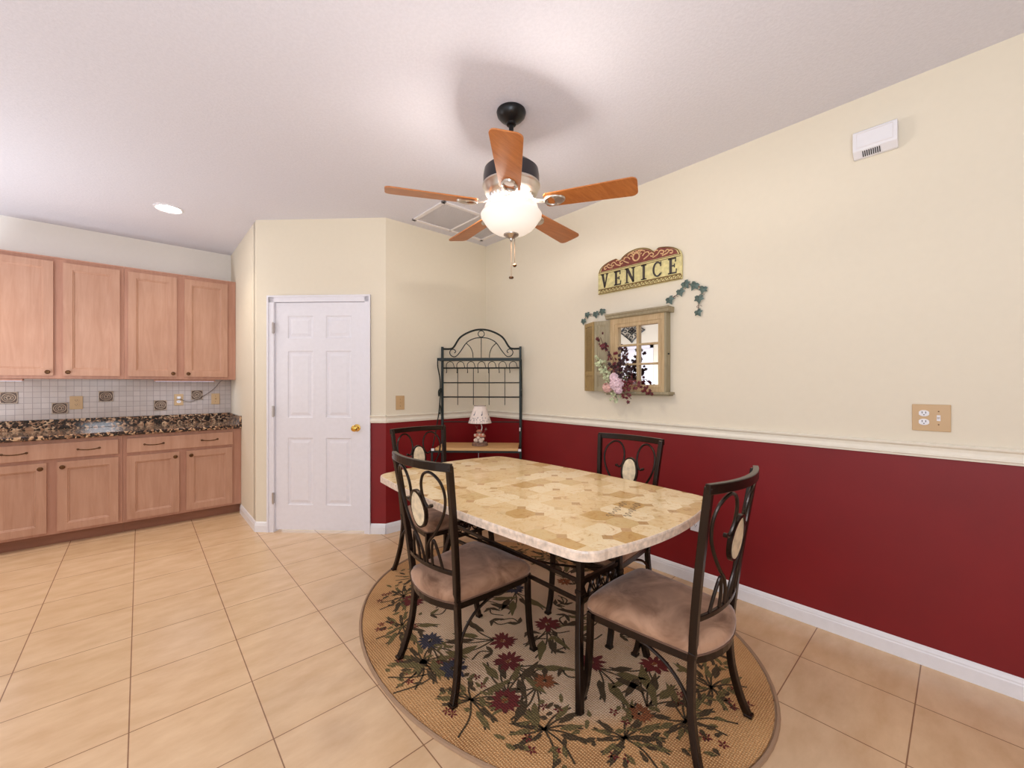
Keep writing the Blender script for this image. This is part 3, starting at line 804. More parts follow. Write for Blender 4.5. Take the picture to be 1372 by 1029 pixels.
# faint dark script scribbled in the stone near the near right corner
b = B()
def scr(pts):
    tube(b, [(p[0], p[1], tz(.7603)) for p in pts], .0010, 4)
for r_ in range(2):
    x = -.13+.05*r_; y0 = -.60-.05*r_; pts = []
    for i in range(60):
        t = i/60
        pts.append((x+.02+.26*t*(1 if r_ == 0 else .9)*.9, y0+.20*t*.35+.013*math.sin(t*50)*(1+.5*math.sin(t*17))))
    scr(pts)
sc_ = obj('script', b, 'ink', tt, label='thin dark illegible script')
LX, LY = .145, .482
for sx in (-1, 1):
    for sy in (-1, 1):
        b = B()
        pts = spline([(sx*LX, sy*LY, tz(.722)), (sx*LX, sy*LY, tz(.47)), (sx*(LX+.006), sy*(LY+.003), tz(.40)), (sx*(LX+.045), sy*(LY+.030), tz(.25)), (sx*(LX+.088), sy*(LY+.066), tz(.11)), (sx*(LX+.108), sy*(LY+.083), tz(.0095))], 5)
        sweep(b, pts, rectp(.028, .026), (0, 1, 0))
        box(b, sx*LX-.018, sx*LX+.018, sy*LY-.017, sy*LY+.017, tz(.412), tz(.430))
        obj('leg', b, 'bronze', tb, bevel=.003)
b = B()
for z in (.705,):
    for sx in (-1, 1): box(b, sx*LX-.012, sx*LX+.012, -LY, LY, tz(z-.012), tz(z+.012))
    for sy in (-1, 1): box(b, -LX, LX, sy*LY-.012, sy*LY+.012, tz(z-.012), tz(z+.012))
for y in (-.2, .2): box(b, -LX, LX, y-.015, y+.015, tz(.70), tz(.7215))
for sx in (-1, 1):
    for sy in (-1, 1):
        box(b, sx*LX-.01, sx*LX+.01, sy*LY, sy*(LY+.14), tz(.704), tz(.7215)) if sy > 0 else box(b, sx*LX-.01, sx*LX+.01, sy*(LY+.14), sy*LY, tz(.704), tz(.7215))
    box(b, min(sx*LX, sx*(LX+.2)), max(sx*LX, sx*(LX+.2)), -LY-.01, -LY+.01, tz(.704), tz(.7215)); box(b, min(sx*LX, sx*(LX+.2)), max(sx*LX, sx*(LX+.2)), LY-.01, LY+.01, tz(.704), tz(.7215))
obj('top_frame', b, 'bronze', tb, bevel=.002)
for sx in (-1, 1):
    b = B()
    for z in (.462, .380): box(b, sx*LX-.006, sx*LX+.006, -LY, LY, tz(z-.009), tz(z+.009))
    obj('side_rail', b, 'bronze', tb, bevel=.002)
for sy in (-1, 1):
    b = B()
    for z in (.462, .380): box(b, -LX, LX, sy*LY-.008, sy*LY+.008, tz(z-.009), tz(z+.009))
    y = sy*LY; zc = tz(.421)
    for xc in (-.10, -.035, .035, .10):
        tube(b, [(xc+.027*math.cos(2*PI*i/18), y, zc+.028*math.sin(2*PI*i/18)) for i in range(18)], .0045, 6, True)
        tube(b, [(xc-.03, y, tz(.455)), (xc, y, tz(.388)), (xc+.03, y, tz(.455))], .004, 6)
    obj('end_rail', b, 'bronze', tb, smooth=True)
b = B()
for s_ in (-1, 1):
    tube(b, spline([(s_*LX, -LY*s_, tz(.43)), (s_*LX*.4, -LY*.5*s_, tz(.39)), (0, 0, tz(.37)), (-s_*LX*.4, LY*.5*s_, tz(.39)), (-s_*LX, LY*s_, tz(.43))], 6), .006, 6)
obj('cross_stretcher', b, 'bronze', tb, smooth=True)

# ------------------------------------------------------------------ dining chairs
def make_chair(label, loc, rot):
    c = thing('dining_chair', label, 'chair', loc, rot)
    m = 'bronze'
    # seat frame outline (local, +y forward)
    def seat_out(g=0, n=5):
        fx, rx, fy, ry = .205+g, .165+g, .222+g, -.195-g
        P = []
        # front edge, slight bow
        for i in range(9): t = i/8; P.append((fx-.03-(2*fx-.06)*t, fy+.012*4*t*(1-t)))
        P += [(-fx+.008, fy-.010), (-fx, fy-.035)]
        for i in range(1, 6): t = i/6; P.append((-fx+(fx-rx)*t-.004*math.sin(PI*t), fy-.035+(ry+.0-fy+.035)*t))
        for i in range(9): t = i/8; P.append((-rx+2*rx*t, ry-.045*4*t*(1-t)*1.0))
        for i in range(5, 0, -1): t = i/6; P.append((fx-(fx-rx)*t+.004*math.sin(PI*t), fy-.035+(ry-fy+.035)*t))
        P += [(fx, fy-.035), (fx-.008, fy-.010)]
        return P
    b = B()
    Oi = [Vector((x, y, .372)) for x, y in seat_out(-.006)]
    sweep(b, Oi, rectp(.016, .028), (0, 0, 1), closed=True)
    box(b, -.15, .15, -.19, -.17, .362, .378); box(b, -.18, .18, .18, .20, .362, .378)
    obj('seat_frame', b, m, c)
    b = B()
    base_o = seat_out(.004); lv = [(.985, .388), (1.01, .396), (1.02, .410), (1.012, .425), (.97, .440), (.88, .450), (.7, .456), (.4, .459)]
    rr = []
    for s_, z in lv: rr.append([b.verts.new((x*s_, y*s_, z)) for x, y in base_o])
    nO = len(base_o)
    for i in range(len(lv)-1):
        for j in range(nO): b.faces.new((rr[i][j], rr[i][(j+1) % nO], rr[i+1][(j+1) % nO], rr[i+1][j]))
    ce = b.verts.new((0, 0, .460))
    for j in range(nO): b.faces.new((rr[-1][j], rr[-1][(j+1) % nO], ce))
    b.faces.new(rr[0][::-1])
    cu = obj('seat_cushion', b, 'seat', c, smooth=True)
    b = B(); tube(b, [(x*1.006, y*1.006, .391) for x, y in base_o], .0035, 6, True); obj('piping', b, 'piping', cu, smooth=True)
    for s_ in (-1, 1):
        b = B()
        sweep(b, spline([(s_*.199, .208, .385), (s_*.199, .212, .25), (s_*.200, .226, .10), (s_*.202, .248, .012)], 5), rectp(.026, .022), (0, 1, 0))
        box(b, s_*.202-.016, s_*.202+.016, .233, .263, .0095, .022)
        obj('leg', b, m, c, bevel=.003)
        b = B()
        sweep(b, spline([(s_*.168, -.190, .40), (s_*.165, -.185, .33), (s_*.178, -.190, .20), (s_*.195, -.215, .08), (s_*.207, -.240, .012)], 5), rectp(.026, .024), (0, 1, 0))
        box(b, s_*.207-.016, s_*.207+.016, -.256, -.226, .0095, .022)
        obj('leg', b, m, c, bevel=.003)
    # back frame
    def yb(z, x=0):  # lean plus sideways bow
        t = (z-.38)/(.984-.38); hw = .165+(.222-.165)*t
        return -.190-.073*t**1.3 - .045*(1-(abs(x)/hw)**2) * (0.55+.45*t) if abs(x) < hw else -.190-.073*t**1.3
    b = B()
    for s_ in (-1, 1):
        pts = [(s_*(.165+.045*((z-.38)/.604)), yb(z, 1), z) for z in (.38, .45, .53, .62, .72, .82, .90, .975)]
        sweep(b, pts, rectp(.024, .026), (0, 1, 0))
    zt = .968
    pts = [(x, yb(zt, x)+0, zt) for x in [-.222+.444*i/14 for i in range(15)]]
    sweep(b, pts, rectp(.020, .034), (0, 0, 1))
    obj('back_frame', b, m, c, bevel=.003)
    b = B()
    zl = .515
    pts = [(x, yb(zl, x), zl) for x in [-.178+.356*i/12 for i in range(13)]]
    sweep(b, pts, rectp(.012, .018), (0, 0, 1))
    obj('lower_rail', b, m, c, bevel=.002)
    def P3(p): return (p[0], yb(p[1], p[0]), p[1])
    for s_ in (-1, 1):
        b = B()
        path = spline([(s_*x, z, 0) for x, z in [(.088, .792), (.070, .786), (.054, .804), (.044, .842), (.050, .890), (.076, .930), (.118, .938), (.158, .905), (.172, .850), (.160, .785), (.128, .725), (.085, .668), (.045, .628), (.018, .575), (.010, .522)]], 6)
        sweep(b, [P3((p.x, p.y)) for p in path], circp(.0062, 8), (0, 1, 0))
        rot_lathe(b, [(0, -.007), (.008, -.006), (.008, .006), (0, .007)], P3((s_*.090, .793)), n=10)
        path = spline([(s_*x, z, 0) for x, z in [(.048, .522), (.052, .58), (.074, .640), (.096, .580), (.108, .522)]], 6)
        sweep(b, [P3((p.x, p.y)) for p in path], circp(.0062, 8), (0, 1, 0))
        obj('scroll', b, m, c)
    b = B(); n = 28; zc = .765
    sweep(b, [P3((.051*math.cos(2*PI*i/n), zc+.080*math.sin(2*PI*i/n))) for i in range(n)], rectp(.010, .016), (0, 1, 0), closed=True)
    md = obj('medallion', b, m, c)
    b = B(); yc = yb(zc, 0)
    slope = -.10
    prism(b, [(.048*math.cos(2*PI*i/n), .076*math.sin(2*PI*i/n)) for i in range(n)], -.006, .006, lambda u, v, d: (u, yc+d+v*-.12, zc+v))
    obj('stone_inlay', b, 'stone_oval', md, label='cream oval stone inlay')
    # curved braces from rear legs to the seat frame
    for s_ in (-1, 1):
        b = B()
        tube(b, spline([(s_*.190, -.206, .12), (s_*.184, -.192, .20), (s_*.182, -.165, .265), (s_*.182, -.11, .32), (s_*.182, -.04, .350), (s_*.183, .0, .358)], 6), .0065, 8)
        obj('brace', b, m, c, smooth=True)
    return c
chairs = [
    ('brown-cushioned scrolled metal chair at the left side of the table, back to the kitchen', (1.156, 1.589, 0), math.radians(-87)),
    ('brown-cushioned scrolled metal chair nearest the camera at the right end of the table', (1.542, .799, 0), 0),
    ('scrolled metal chair at the far end of the table beside the pantry door', (1.508, 2.412, 0), math.radians(179)),
    ('scrolled metal chair between the table and the burgundy right wall', (1.946, 1.366, 0), math.radians(90.4))]
c0 = make_chair(*chairs[0])
for lab, loc, rot in chairs[1:]:
    c = copy_tree(c0); c.location = loc; c.rotation_euler = (0, 0, rot); c['label'] = lab
for o in list(COL.objects):
    if o.get('category') == 'chair': o['group'] = 'dining chairs around the table'

# ------------------------------------------------------------------ corner baker's rack
rk = thing('bakers_rack', 'dark green-black iron rack with arched top in the room corner', 'rack', (2.40, 3.075, 0), -PI/4)
# local: x along back (to the right), -y forward
hw = .372; fd = -.36
for s_ in (-1, 1):
    b = B(); box(b, s_*hw-.011, s_*hw+.011, -.011, .011, 0, 1.655); obj('back_post', b, 'iron', rk, bevel=.002)
    b = B(); box(b, s_*(hw+.012)-.009, s_*(hw+.012)+.009, fd-.009, fd+.009, 0, .742); obj('front_leg', b, 'iron', rk, bevel=.002)
    b = B()
    x = s_*(hw+.012)
    tube(b, spline([(x, -.15, 1.525), (x, -.145, 1.46), (x, -.075, 1.38), (x, -.04, 1.30), (x, -.06, 1.22), (x, -.10, 1.19), (x, -.11, 1.23), (x, -.075, 1.25)], 5), .006, 6)
    tube(b, spline([(x, -.02, 1.26), (x, -.05, 1.15), (x, -.09, 1.05), (x, -.16, .95), (x, -.25, .84), (x, fd+.02, .75)], 5), .006, 6)
    tube(b, spline([(x, -.07, 1.12), (x, -.03, 1.08), (x, -.04, 1.02), (x, -.08, 1.03)], 5), .005, 6)
    obj('side_scroll', b, 'iron', rk, smooth=True)
b = B()
arch = spline([(-hw, 0, 1.635), (-hw+.075, 0, 1.635), (-hw+.11, 0, 1.655), (-.20, 0, 1.745), (-.10, 0, 1.800), (0, 0, 1.818), (.10, 0, 1.800), (.20, 0, 1.745), (hw-.11, 0, 1.655), (hw-.075, 0, 1.635), (hw, 0, 1.635)], 6)
tube(b, arch, .009, 8); obj('arch', b, 'iron', rk, smooth=True)
b = B()
tube(b, [(.030*math.cos(2*PI*i/20), 0, 1.776+.030*math.sin(2*PI*i/20)) for i in range(20)], .004, 6, True)
for s_ in (-1, 1):
    tube(b, spline([(0, 0, 1.742), (s_*.07, 0, 1.732), (s_*.14, 0, 1.693), (s_*.20, 0, 1.61), (s_*.245, 0, 1.562), (s_*.285, 0, 1.568), (s_*.302, 0, 1.598), (s_*.29, 0, 1.625), (s_*.262, 0, 1.630), (s_*.245, 0, 1.61), (s_*.258, 0, 1.595)], 6), .0045, 6)
    tube(b, spline([(s_*.145, 0, 1.690), (s_*.105, 0, 1.65), (s_*.083, 0, 1.60), (s_*.078, 0, 1.55)], 6), .004, 6)
tube(b, [(0, 0, 1.746), (0, 0, 1.55)], .004, 6)
obj('scrollwork', b, 'iron', rk, smooth=True)
b = B()
box(b, -hw-.012, hw+.012, -.175, -.158, 1.512, 1.538); box(b, -hw-.012, hw+.012, -.006, .006, 1.518, 1.536)
for s_ in (-1, 1): box(b, s_*(hw+.006)-.006, s_*(hw+.006)+.006, -.175, 0, 1.515, 1.535)
for k in range(1, 9): box(b, -hw, hw, -.16+.018*k-.003, -.16+.018*k+.003, 1.520, 1.526)
obj('upper_shelf', b, 'iron', rk, bevel=.002)
b = B()
for z, r_ in ((1.452, .007), (1.312, .0055), (1.176, .0065), (.940, .005)): tube(b, [(-hw, 0, z), (hw, 0, z)], r_, 8)
obj('cross_rail', b, 'iron', rk, smooth=True)
b = B()
for x in (-.225, -.075, .075, .225): tube(b, [(x, .0, 1.452), (x, .0, 1.10)], .0035, 6)
obj('wire_upright', b, 'iron', rk, smooth=True)
for k in range(7):
    b = B(); x = -.30+.1*k
    tube(b, spline([(x+.045, -.01, 1.452), (x+.03, -.012, 1.50), (x, -.014, 1.512), (x-.028, -.016, 1.492), (x-.03, -.02, 1.455), (x-.026, -.024, 1.42), (x-.026, -.034, 1.405), (x-.026, -.04, 1.415)], 4), .0033, 6)
    obj('hook', b, 'iron', rk, smooth=True)
b = B(); box(b, -hw+.012, hw-.012, fd+.01, -.004, .722, .744); obj('wood_shelf', b, 'shelf_wood', rk, bevel=.002, label='light wood shelf board')
b = B(); box(b, -hw-.012, hw+.012, fd-.004, fd+.008, .706, .722)
for s_ in (-1, 1): box(b, s_*(hw+.004)-.008, s_*(hw+.004)+.008, fd, 0, .706, .722)
box(b, -hw, hw, -.006, .006, .706, .722)
for s_ in (-1, 1): box(b, s_*(hw+.004)-.013, s_*(hw+.004)+.013, fd-.014, fd+.004, .722, .742, 1)
box(b, hw-.006, hw+.014, fd+.22, fd+.245, .87, .90, 1)
obj('shelf_frame', b, ['iron', 'plate_white'], rk, bevel=.001)
b = B()
for z in (.22,):
    box(b, -hw, hw, -.006, .006, z, z+.014); box(b, -hw-.01, hw+.01, fd-.006, fd+.006, z, z+.014)
    for s_ in (-1, 1): box(b, s_*(hw+.006)-.006, s_*(hw+.006)+.006, fd, 0, z, z+.014)
    for k in range(1, 14): tube(b, [(-hw+2*hw*k/14, fd, z+.010), (-hw+2*hw*k/14, 0, z+.010)], .003, 5)
obj('lower_shelf', b, 'iron', rk)

# ------------------------------------------------------------------ table lamp on the rack
lx, ly = 2.274, 2.933
lp = thing('table_lamp', 'small table lamp with bird-patterned shade and shell cottage base on the rack shelf', 'lamp', (lx, ly, .7445), -PI/4)
b = B(); lathe(b, [(0, 0), (.070, 0), (.074, .006), (.070, .014), (.072, .022), (.062, .030), (0, .032)], 28); obj('base', b, 'lamp_base', lp, smooth=True)
b = B()
box(b, -.036, .036, -.028, .028, .030, .085, 0, bev=.004)
prism(b, [(-.052, .082), (.052, .082), (.03, .11), (-.03, .11)], -.036, .036, lambda u, v, d: (u, d, v), 1)
box(b, -.024, .014, -.02, .02, .10, .13, 0, bev=.003)
prism(b, [(-.034, .128), (.022, .128), (.008, .142), (-.02, .142)], -.026, .026, lambda u, v, d: (u, d, v), 1)
for (x, z, r_) in ((-.034, .05, .020), (.012, .048, .022), (-.010, .076, .016), (.034, .062, .012), (-.04, .098, .012), (.03, .1, .012), (0, .102, .011)):
    rot_lathe(b, [(0, 0), (r_, 0), (r_*.8, .006), (r_*.4, .010), (0, .011)], (x, -.030, z), n=9, mi=2)
obj('cottage', b, ['lamp_base', 'terracotta', 'shell'], lp, smooth=True)
b = B(); tube(b, spline([(.010, .0, .12), (.018, 0, .16), (.012, 0, .19), (.0, 0, .215), (0, 0, .24)], 5), .0045, 8)
lathe(b, [(0, .215), (.012, .215), (.012, .255), (0, .255)], 12); obj('stem', b, 'plate_white', lp, smooth=True)
b = B(); tube(b, spline([(-.018, 0, .14), (-.032, 0, .165), (-.042, 0, .180)], 4), .002, 5); tube(b, [(-.028, 0, .155), (-.018, 0, .182)], .0018, 5)
tube(b, [(.03, 0, .105), (.052, 0, .135)], .0015, 5); prism(b, [(.042, .140), (.066, .140), (.053, .165)], -.002, .002, lambda u, v, d: (u, d, v))
obj('twig', b, 'lamp_base', lp)
b = B()
lathe(b, [(.106, .203), (.052, .360), (.050, .360), (.104, .203), (.106, .203)], 48, closed_ends=False)
sh = obj('lamp_shade', b, 'shade', lp, smooth=True)
for z, r_ in ((.204, .1062), (.359, .0528)):
    b = B(); tube(b, [(r_*math.cos(2*PI*i/40), r_*math.sin(2*PI*i/40), z) for i in range(40)], .0022, 5, True)
    obj('shade_trim', b, 'shade_trim', sh, smooth=True)
b = B()
def on_shade(a, z, off=.0006):
    r_ = .106+(z-.203)/(.157)*(.052-.106)+off; return Vector((r_*math.sin(a), -r_*math.cos(a), z))
def shpoly(pts):
    vs = [b.verts.new(on_shade(a, z, .0012)) for a, z in pts]; b.faces.new(vs)
for a0 in (-1.6, -.55, .35, 1.4, 2.6, 3.7):
    for m_ in (1, -1):
        pass
    shpoly([(a0-.12, .280), (a0, .272), (a0+.10, .290), (a0+.02, .289)]); shpoly([(a0-.02, .284), (a0+.05, .310), (a0+.10, .318), (a0+.07, .288)])
for i in range(56):
    a = 2*PI*i/56+rnd.uniform(-.05, .05); h_ = rnd.uniform(.222, .262)
    shpoly([(a-.025, h_-.007), (a+.02, h_-.004), (a+.03, h_+.007), (a-.01, h_+.006)])
    if i % 2: shpoly([(a-.008, .207), (a+.008, .207), (a+.02, h_-.01), (a+.008, h_-.01)])
obj('shade_motif', b, 'shade_motif', sh, stuff=False, label='dark birds and reeds printed on the shade')
b = B(); tube(b, spline([(-.02, .06, .012), (-.06, .16, .006), (-.05, .232, .002), (-.045, .246, -.05), (-.05, .245, -.35), (-.10, .25, -.55)], 6), .0025, 6); obj('cord', b, 'plate_white', lp, smooth=True)

# ------------------------------------------------------------------ right wall decorations (local x to the right = -Y, z up, -y toward room)
def rw(y, z=0, off=0): return (XR-off, y, z)
# VENICE sign; local u right, v up
sg = thing('wall_sign', 'arched cream and maroon relief sign reading VENICE on the right wall', 'sign', (XR-.002, 1.592, 2.002), -PI/2)
b = B()
def hump(u):
    # outline height of the crest
    u = abs(u)
    side = .185+.062*max(0, 1-((u-.19)/.15)**2) if u > .04 else 0
    ctr = .225+.058*max(0, 1-(u/.135)**2) if u < .135 else 0
    if u > .335: return .16
    return max(side if u < .33 else 0, ctr)
def crest(scale=1.0, n=60, half=.336):
    P = []
    for i in range(n+1):
        u = half-2*half*i/n; au = abs(u)
        s1 = .160+.088*math.sqrt(max(0, 1-((au-.150)/(half-.150))**2)) if au > .150 else .248
        c1_ = .185+.098*math.sqrt(max(0, 1-(au/.150)**2)) if au < .150 else 0
        s1 = min(s1, .248-.06*max(0, (.18-au))/.18*2) if au < .18 else s1
        P.append((u, max(s1, c1_)))
    return P
out = [(-.336, 0), (.336, 0)]+crest()
prism(b, out, -.0015, -.020, lambda u, v, d: (u, d, v), 0)
obj('board', b, 'sign_cream', sg, bevel=.003)
b = B()
inner = [(-.312, .172), (.312, .172)]+[(u*.925, .172+(v-.160)*.80) for u, v in crest()]
prism(b, inner, -.018, -.0215, lambda u, v, d: (u, d, v), 0); fld = obj('maroon_field', b, 'sign_wine', sg)
b = B()
def sc2(pts, r_=.0042, closed=False): tube(b, [(p.x, -.0235, p.y) for p in spline([(q[0], q[1], 0) for q in pts], 5, closed)], r_, 6, closed)
for s_ in (-1, 1):
    sc2([(s_*x, z) for x, z in [(.06, .19), (.09, .205), (.115, .222), (.135, .212), (.128, .196), (.112, .202)]])
    sc2([(s_*x, z) for x, z in [(.13, .186), (.165, .20), (.185, .222), (.21, .214), (.205, .196), (.188, .202)]])
    sc2([(s_*x, z) for x, z in [(.20, .184), (.235, .192), (.255, .208), (.275, .200), (.27, .186), (.255, .190)]])
    sc2([(s_*x, z) for x, z in [(.05, .215), (.07, .235), (.095, .235), (.10, .222)]])
    sc2([(s_*x, z) for x, z in [(.14, .224), (.155, .232), (.17, .226)]]); sc2([(s_*x, z) for x, z in [(.22, .205), (.235, .217), (.25, .21)]])
    sc2([(s_*x, z) for x, z in [(.02, .262), (.05, .256), (.07, .246)]])
sc2([(.026*math.cos(2*PI*i/12), .222+.028*math.sin(2*PI*i/12)) for i in range(12)], .006, True)
for k in range(7):
    a = math.radians(20+140*k/6); sc2([(.034*math.cos(a), .222+.034*math.sin(a)), (.048*math.cos(a), .222+.044*math.sin(a))], .0045)
obj('scroll_relief', b, 'sign_pink', sg, smooth=True)
b = B()
tube(b, [(u*.965, -.021, .166+(v-.160)*.90) for u, v in crest()], .0035, 6)
for z in (.166, .154, .036): tube(b, [(-.330, -.0205, z), (.330, -.0205, z)], .0022, 5)
obj('border_line', b, 'sign_line', sg, smooth=True)
b = B()
for k in range(22):
    u = -.318+.0300*k
    tube(b, [(p.x, -.0212, p.y) for p in spline([(u, .008, 0), (u+.008, .022, 0), (u+.020, .026, 0), (u+.024, .016, 0), (u+.016, .012, 0)], 4)], .0028, 5)
tube(b, [(-.332, -.0205, .004), (.332, -.0205, .004)], .003, 5); tube(b, [(-.332, -.0205, .031), (.332, -.0205, .031)], .002, 5)
obj('leaf_border', b, 'sign_line', sg, smooth=True)
def letter(ch, x0, x1, z0, z1):
    b = B(); w = x1-x0; h = z1-z0
    def q(p): prism(b, [(x0+u*w, z0+v*h) for u, v in p], -.0195, -.0255, lambda u, v, d: (u, d, v))
    if ch == 'V':
        q([(.08, 1), (.34, 1), (.60, .16), (.50, 0), (.44, 0)]); q([(.80, 1), (.92, 1), (.56, 0), (.46, 0)])
        q([(0, .95), (.42, .95), (.42, 1), (0, 1)]); q([(.68, .95), (1, .95), (1, 1), (.68, 1)])
    if ch == 'E':
        q([(.15, 0), (.42, 0), (.42, 1), (.15, 1)]); q([(0, 0), (.95, 0), (.95, .08), (0, .08)]); q([(0, .92), (.9, .92), (.9, 1), (0, 1)])
        q([(.42, .46), (.72, .46), (.72, .54), (.42, .54)]); q([(.68, .38), (.76, .38), (.76, .62), (.68, .62)])
        q([(.78, .74), (.9, .74), (.9, .95), (.84, .95)]); q([(.88, .05), (.95, .05), (1, .28), (.90, .28)])
    if ch == 'N':
        q([(.12, 0), (.24, 0), (.24, 1), (.12, 1)]); q([(.08, 1), (.34, 1), (.90, .10), (.90, 0), (.76, 0)]); q([(.78, 0), (.90, 0), (.90, 1), (.78, 1)])
        q([(0, 0), (.36, 0), (.36, .06), (0, .06)]); q([(.66, .94), (1, .94), (1, 1), (.66, 1)]); q([(0, .94), (.3, .94), (.3, 1), (0, 1)])
    if ch == 'I':
        q([(.3, 0), (.7, 0), (.7, 1), (.3, 1)]); q([(0, 0), (1, 0), (1, .07), (0, .07)]); q([(0, .93), (1, .93), (1, 1), (0, 1)])
    if ch == 'C':
        n = 20; A0 = [math.radians(45+270*i/n) for i in range(n+1)]
        for i in range(n):
            a, c = A0[i], A0[i+1]
            def P(an, k): return (.55+.52*k*math.cos(an)*(1 if k > .9 else .82), .5+.5*k*math.sin(an))
            q([P(a, 1), P(c, 1), P(c, .80), P(a, .80)])
        q([(.84, .66), (.95, .66), (.95, 1), (.88, .92)]); q([(.84, .10), (.92, .12), (.98, .26), (.90, .24)])
    obj('letter', b, 'sign_dark', sg)
yc_ = 1.592
for ch, ya, yb_ in (('V', 1.898, 1.831), ('E', 1.779, 1.718), ('N', 1.684, 1.602), ('I', 1.552, 1.512), ('C', 1.465, 1.396), ('E', 1.349, 1.288)):
    letter(ch, yc_-ya, yc_-yb_, .044, .150)

# decorative window mirror
wm = thing('window_mirror', 'weathered wood window-frame mirror with open shutter hung on the right wall', 'mirror', (XR, 1.575, 1.235), -PI/2)
XF_w = XF[wm.name]
# local: x = 1.575-Y, y = X-XR (negative toward room), z-1.235
fx0, fx1, zb, zt_ = -.215, .217, .008, .552
b = B()
box(b, fx1, fx1+.014, -.064, -.001, zb, zt_); box(b, fx0-.014, fx0, -.064, -.001, zb, zt_); box(b, fx0, fx1, -.012, -.001, zb, zt_)
obj('case', b, 'weathered_grey', wm, bevel=.002)
b = B()
ix0, ix1, iz0, iz1 = -.147, .172, .060, .484
box(b, fx0, ix0, -.062, -.014, zb, zt_); box(b, ix1, fx1, -.062, -.014, zb, zt_); box(b, ix0, ix1, -.062, -.014, iz1, zt_); box(b, ix0, ix1, -.062, -.014, zb, iz0)
for a in ((fx0+.03, ix0-.012),): pass
tube(b, [(ix0-.028, -.063, iz0-.02), (ix1+.022, -.063, iz0-.02), (ix1+.022, -.063, iz1+.026), (ix0-.028, -.063, iz1+.026)], .003, 4, True)
obj('sash_frame', b, 'weathered', wm, bevel=.0015)
b = B()
xm = .014
box(b, xm-.009, xm+.009, -.060, -.040, iz0, iz1)
for z in (.208, .348): box(b, ix0, ix1, -.058, -.040, z-.007, z+.007)
obj('muntins', b, 'weathered', wm, bevel=.0015)
b = B(); box(b, ix0-.004, ix1+.004, -.040, -.036, iz0-.004, iz1+.004); obj('mirror_glass', b, 'mirror', wm, label='mirror glass behind the muntins')
b = B()
prism(b, [(-.001, .552), (-.075, .552), (-.082, .560), (-.084, .572), (-.092, .578), (-.092, .590), (-.001, .590)], -.245, .258, lambda u, v, d: (d, u, v))
obj('crown', b, 'weathered_grey', wm, bevel=.002)
b = B(); box(b, -.255, .262, -.088, -.001, -.006, .010); box(b, -.24, .25, -.075, -.001, -.016, -.006); obj('sill', b, 'weathered_grey', wm, bevel=.002)
b = B(); rot_lathe(b, [(0, 0), (.005, 0), (.006, .006), (0, .009)], (fx1+.02, -.035, .27), n=8); obj('catch', b, 'black', wm)
def shutter(name, p, q, mname, louv):
    # slab from p to q in (x,y) local, vertical z range
    dx, dy = q[0]-p[0], q[1]-p[1]; L = math.hypot(dx, dy); a = math.atan2(dy, dx)
    mt = Matrix.Translation((p[0], p[1], 0)) @ Matrix.Rotation(a, 4, 'Z')
    b = B(); z0, z1 = .010, .545; th_ = .012; e = .022
    box(b, 0, e, -th_, 0, z0, z1); box(b, L-e, L, -th_, 0, z0, z1)
    for z_ in (z0, .13, z1-.03): box(b, e, L-e, -th_, 0, z_, z_+.03)
    if louv:
        z_ = .16
        while z_ < z1-.04:
            prism(b, [(-th_, z_), (-th_+.002, z_-.001), (-.001, z_+.012), (-.003, z_+.013)], e, L-e, lambda u, v, d: (d, u, v)); z_ += .0125
        box(b, e, L-e, -.004, -.002, z0+.02, .14)
    else:
        panelled(b, e-.002, L-e+.002, z0+.02, .135, -.007, -.003, [(e+.008, L-e-.008, z0+.036, .124)], [(.005, .003)])
        panelled(b, e-.002, L-e+.002, .155, z1-.02, -.007, -.003, [(e+.008, L-e-.008, .170, z1-.04)], [(.005, .003)])
    bmesh.ops.transform(b, matrix=mt, verts=b.verts)
    return obj(name, b, mname, wm)
shutter('shutter_panel', (-.335, -.088), (-.231, -.050), 'weathered_grey', False)
shutter('shutter_panel', (-.474, -.018), (-.336, -.090), 'louvre_wood', True)

# flower spray on the mirror: x local as above
fl = thing('floral_spray', 'silk flower spray of pink blooms and burgundy vines hung on the mirror', 'flowers', (XR-.10, 1.66, 1.235), -PI/2)
# local x = 1.66-Y, y (neg) toward room relative to X=2.59
def fp(Y, z, off=0): return (1.66-Y, off, z-1.235)
b = B()
vines = [[(1.68, 1.31), (1.70, 1.40), (1.73, 1.50), (1.79, 1.58), (1.835, 1.65)], [(1.68, 1.31), (1.66, 1.40), (1.64, 1.47), (1.615, 1.54)],
         [(1.67, 1.30), (1.60, 1.33), (1.545, 1.335)], [(1.66, 1.28), (1.58, 1.285), (1.49, 1.285), (1.43, 1.225)], [(1.66, 1.27), (1.61, 1.23), (1.57, 1.195)],
         [(1.70, 1.30), (1.76, 1.36), (1.81, 1.43), (1.84, 1.48)], [(1.69, 1.28), (1.70, 1.23), (1.685, 1.18)], [(1.66, 1.30), (1.62, 1.39), (1.58, 1.40)]]
VP = []
for v_ in vines:
    P = spline([fp(y, z, -.03-.02*math.sin(3*i)) for i, (y, z) in enumerate(v_)], 6); VP.append(P); tube(b, P, .0022, 5)
obj('vine_stem', b, 'stem', fl)
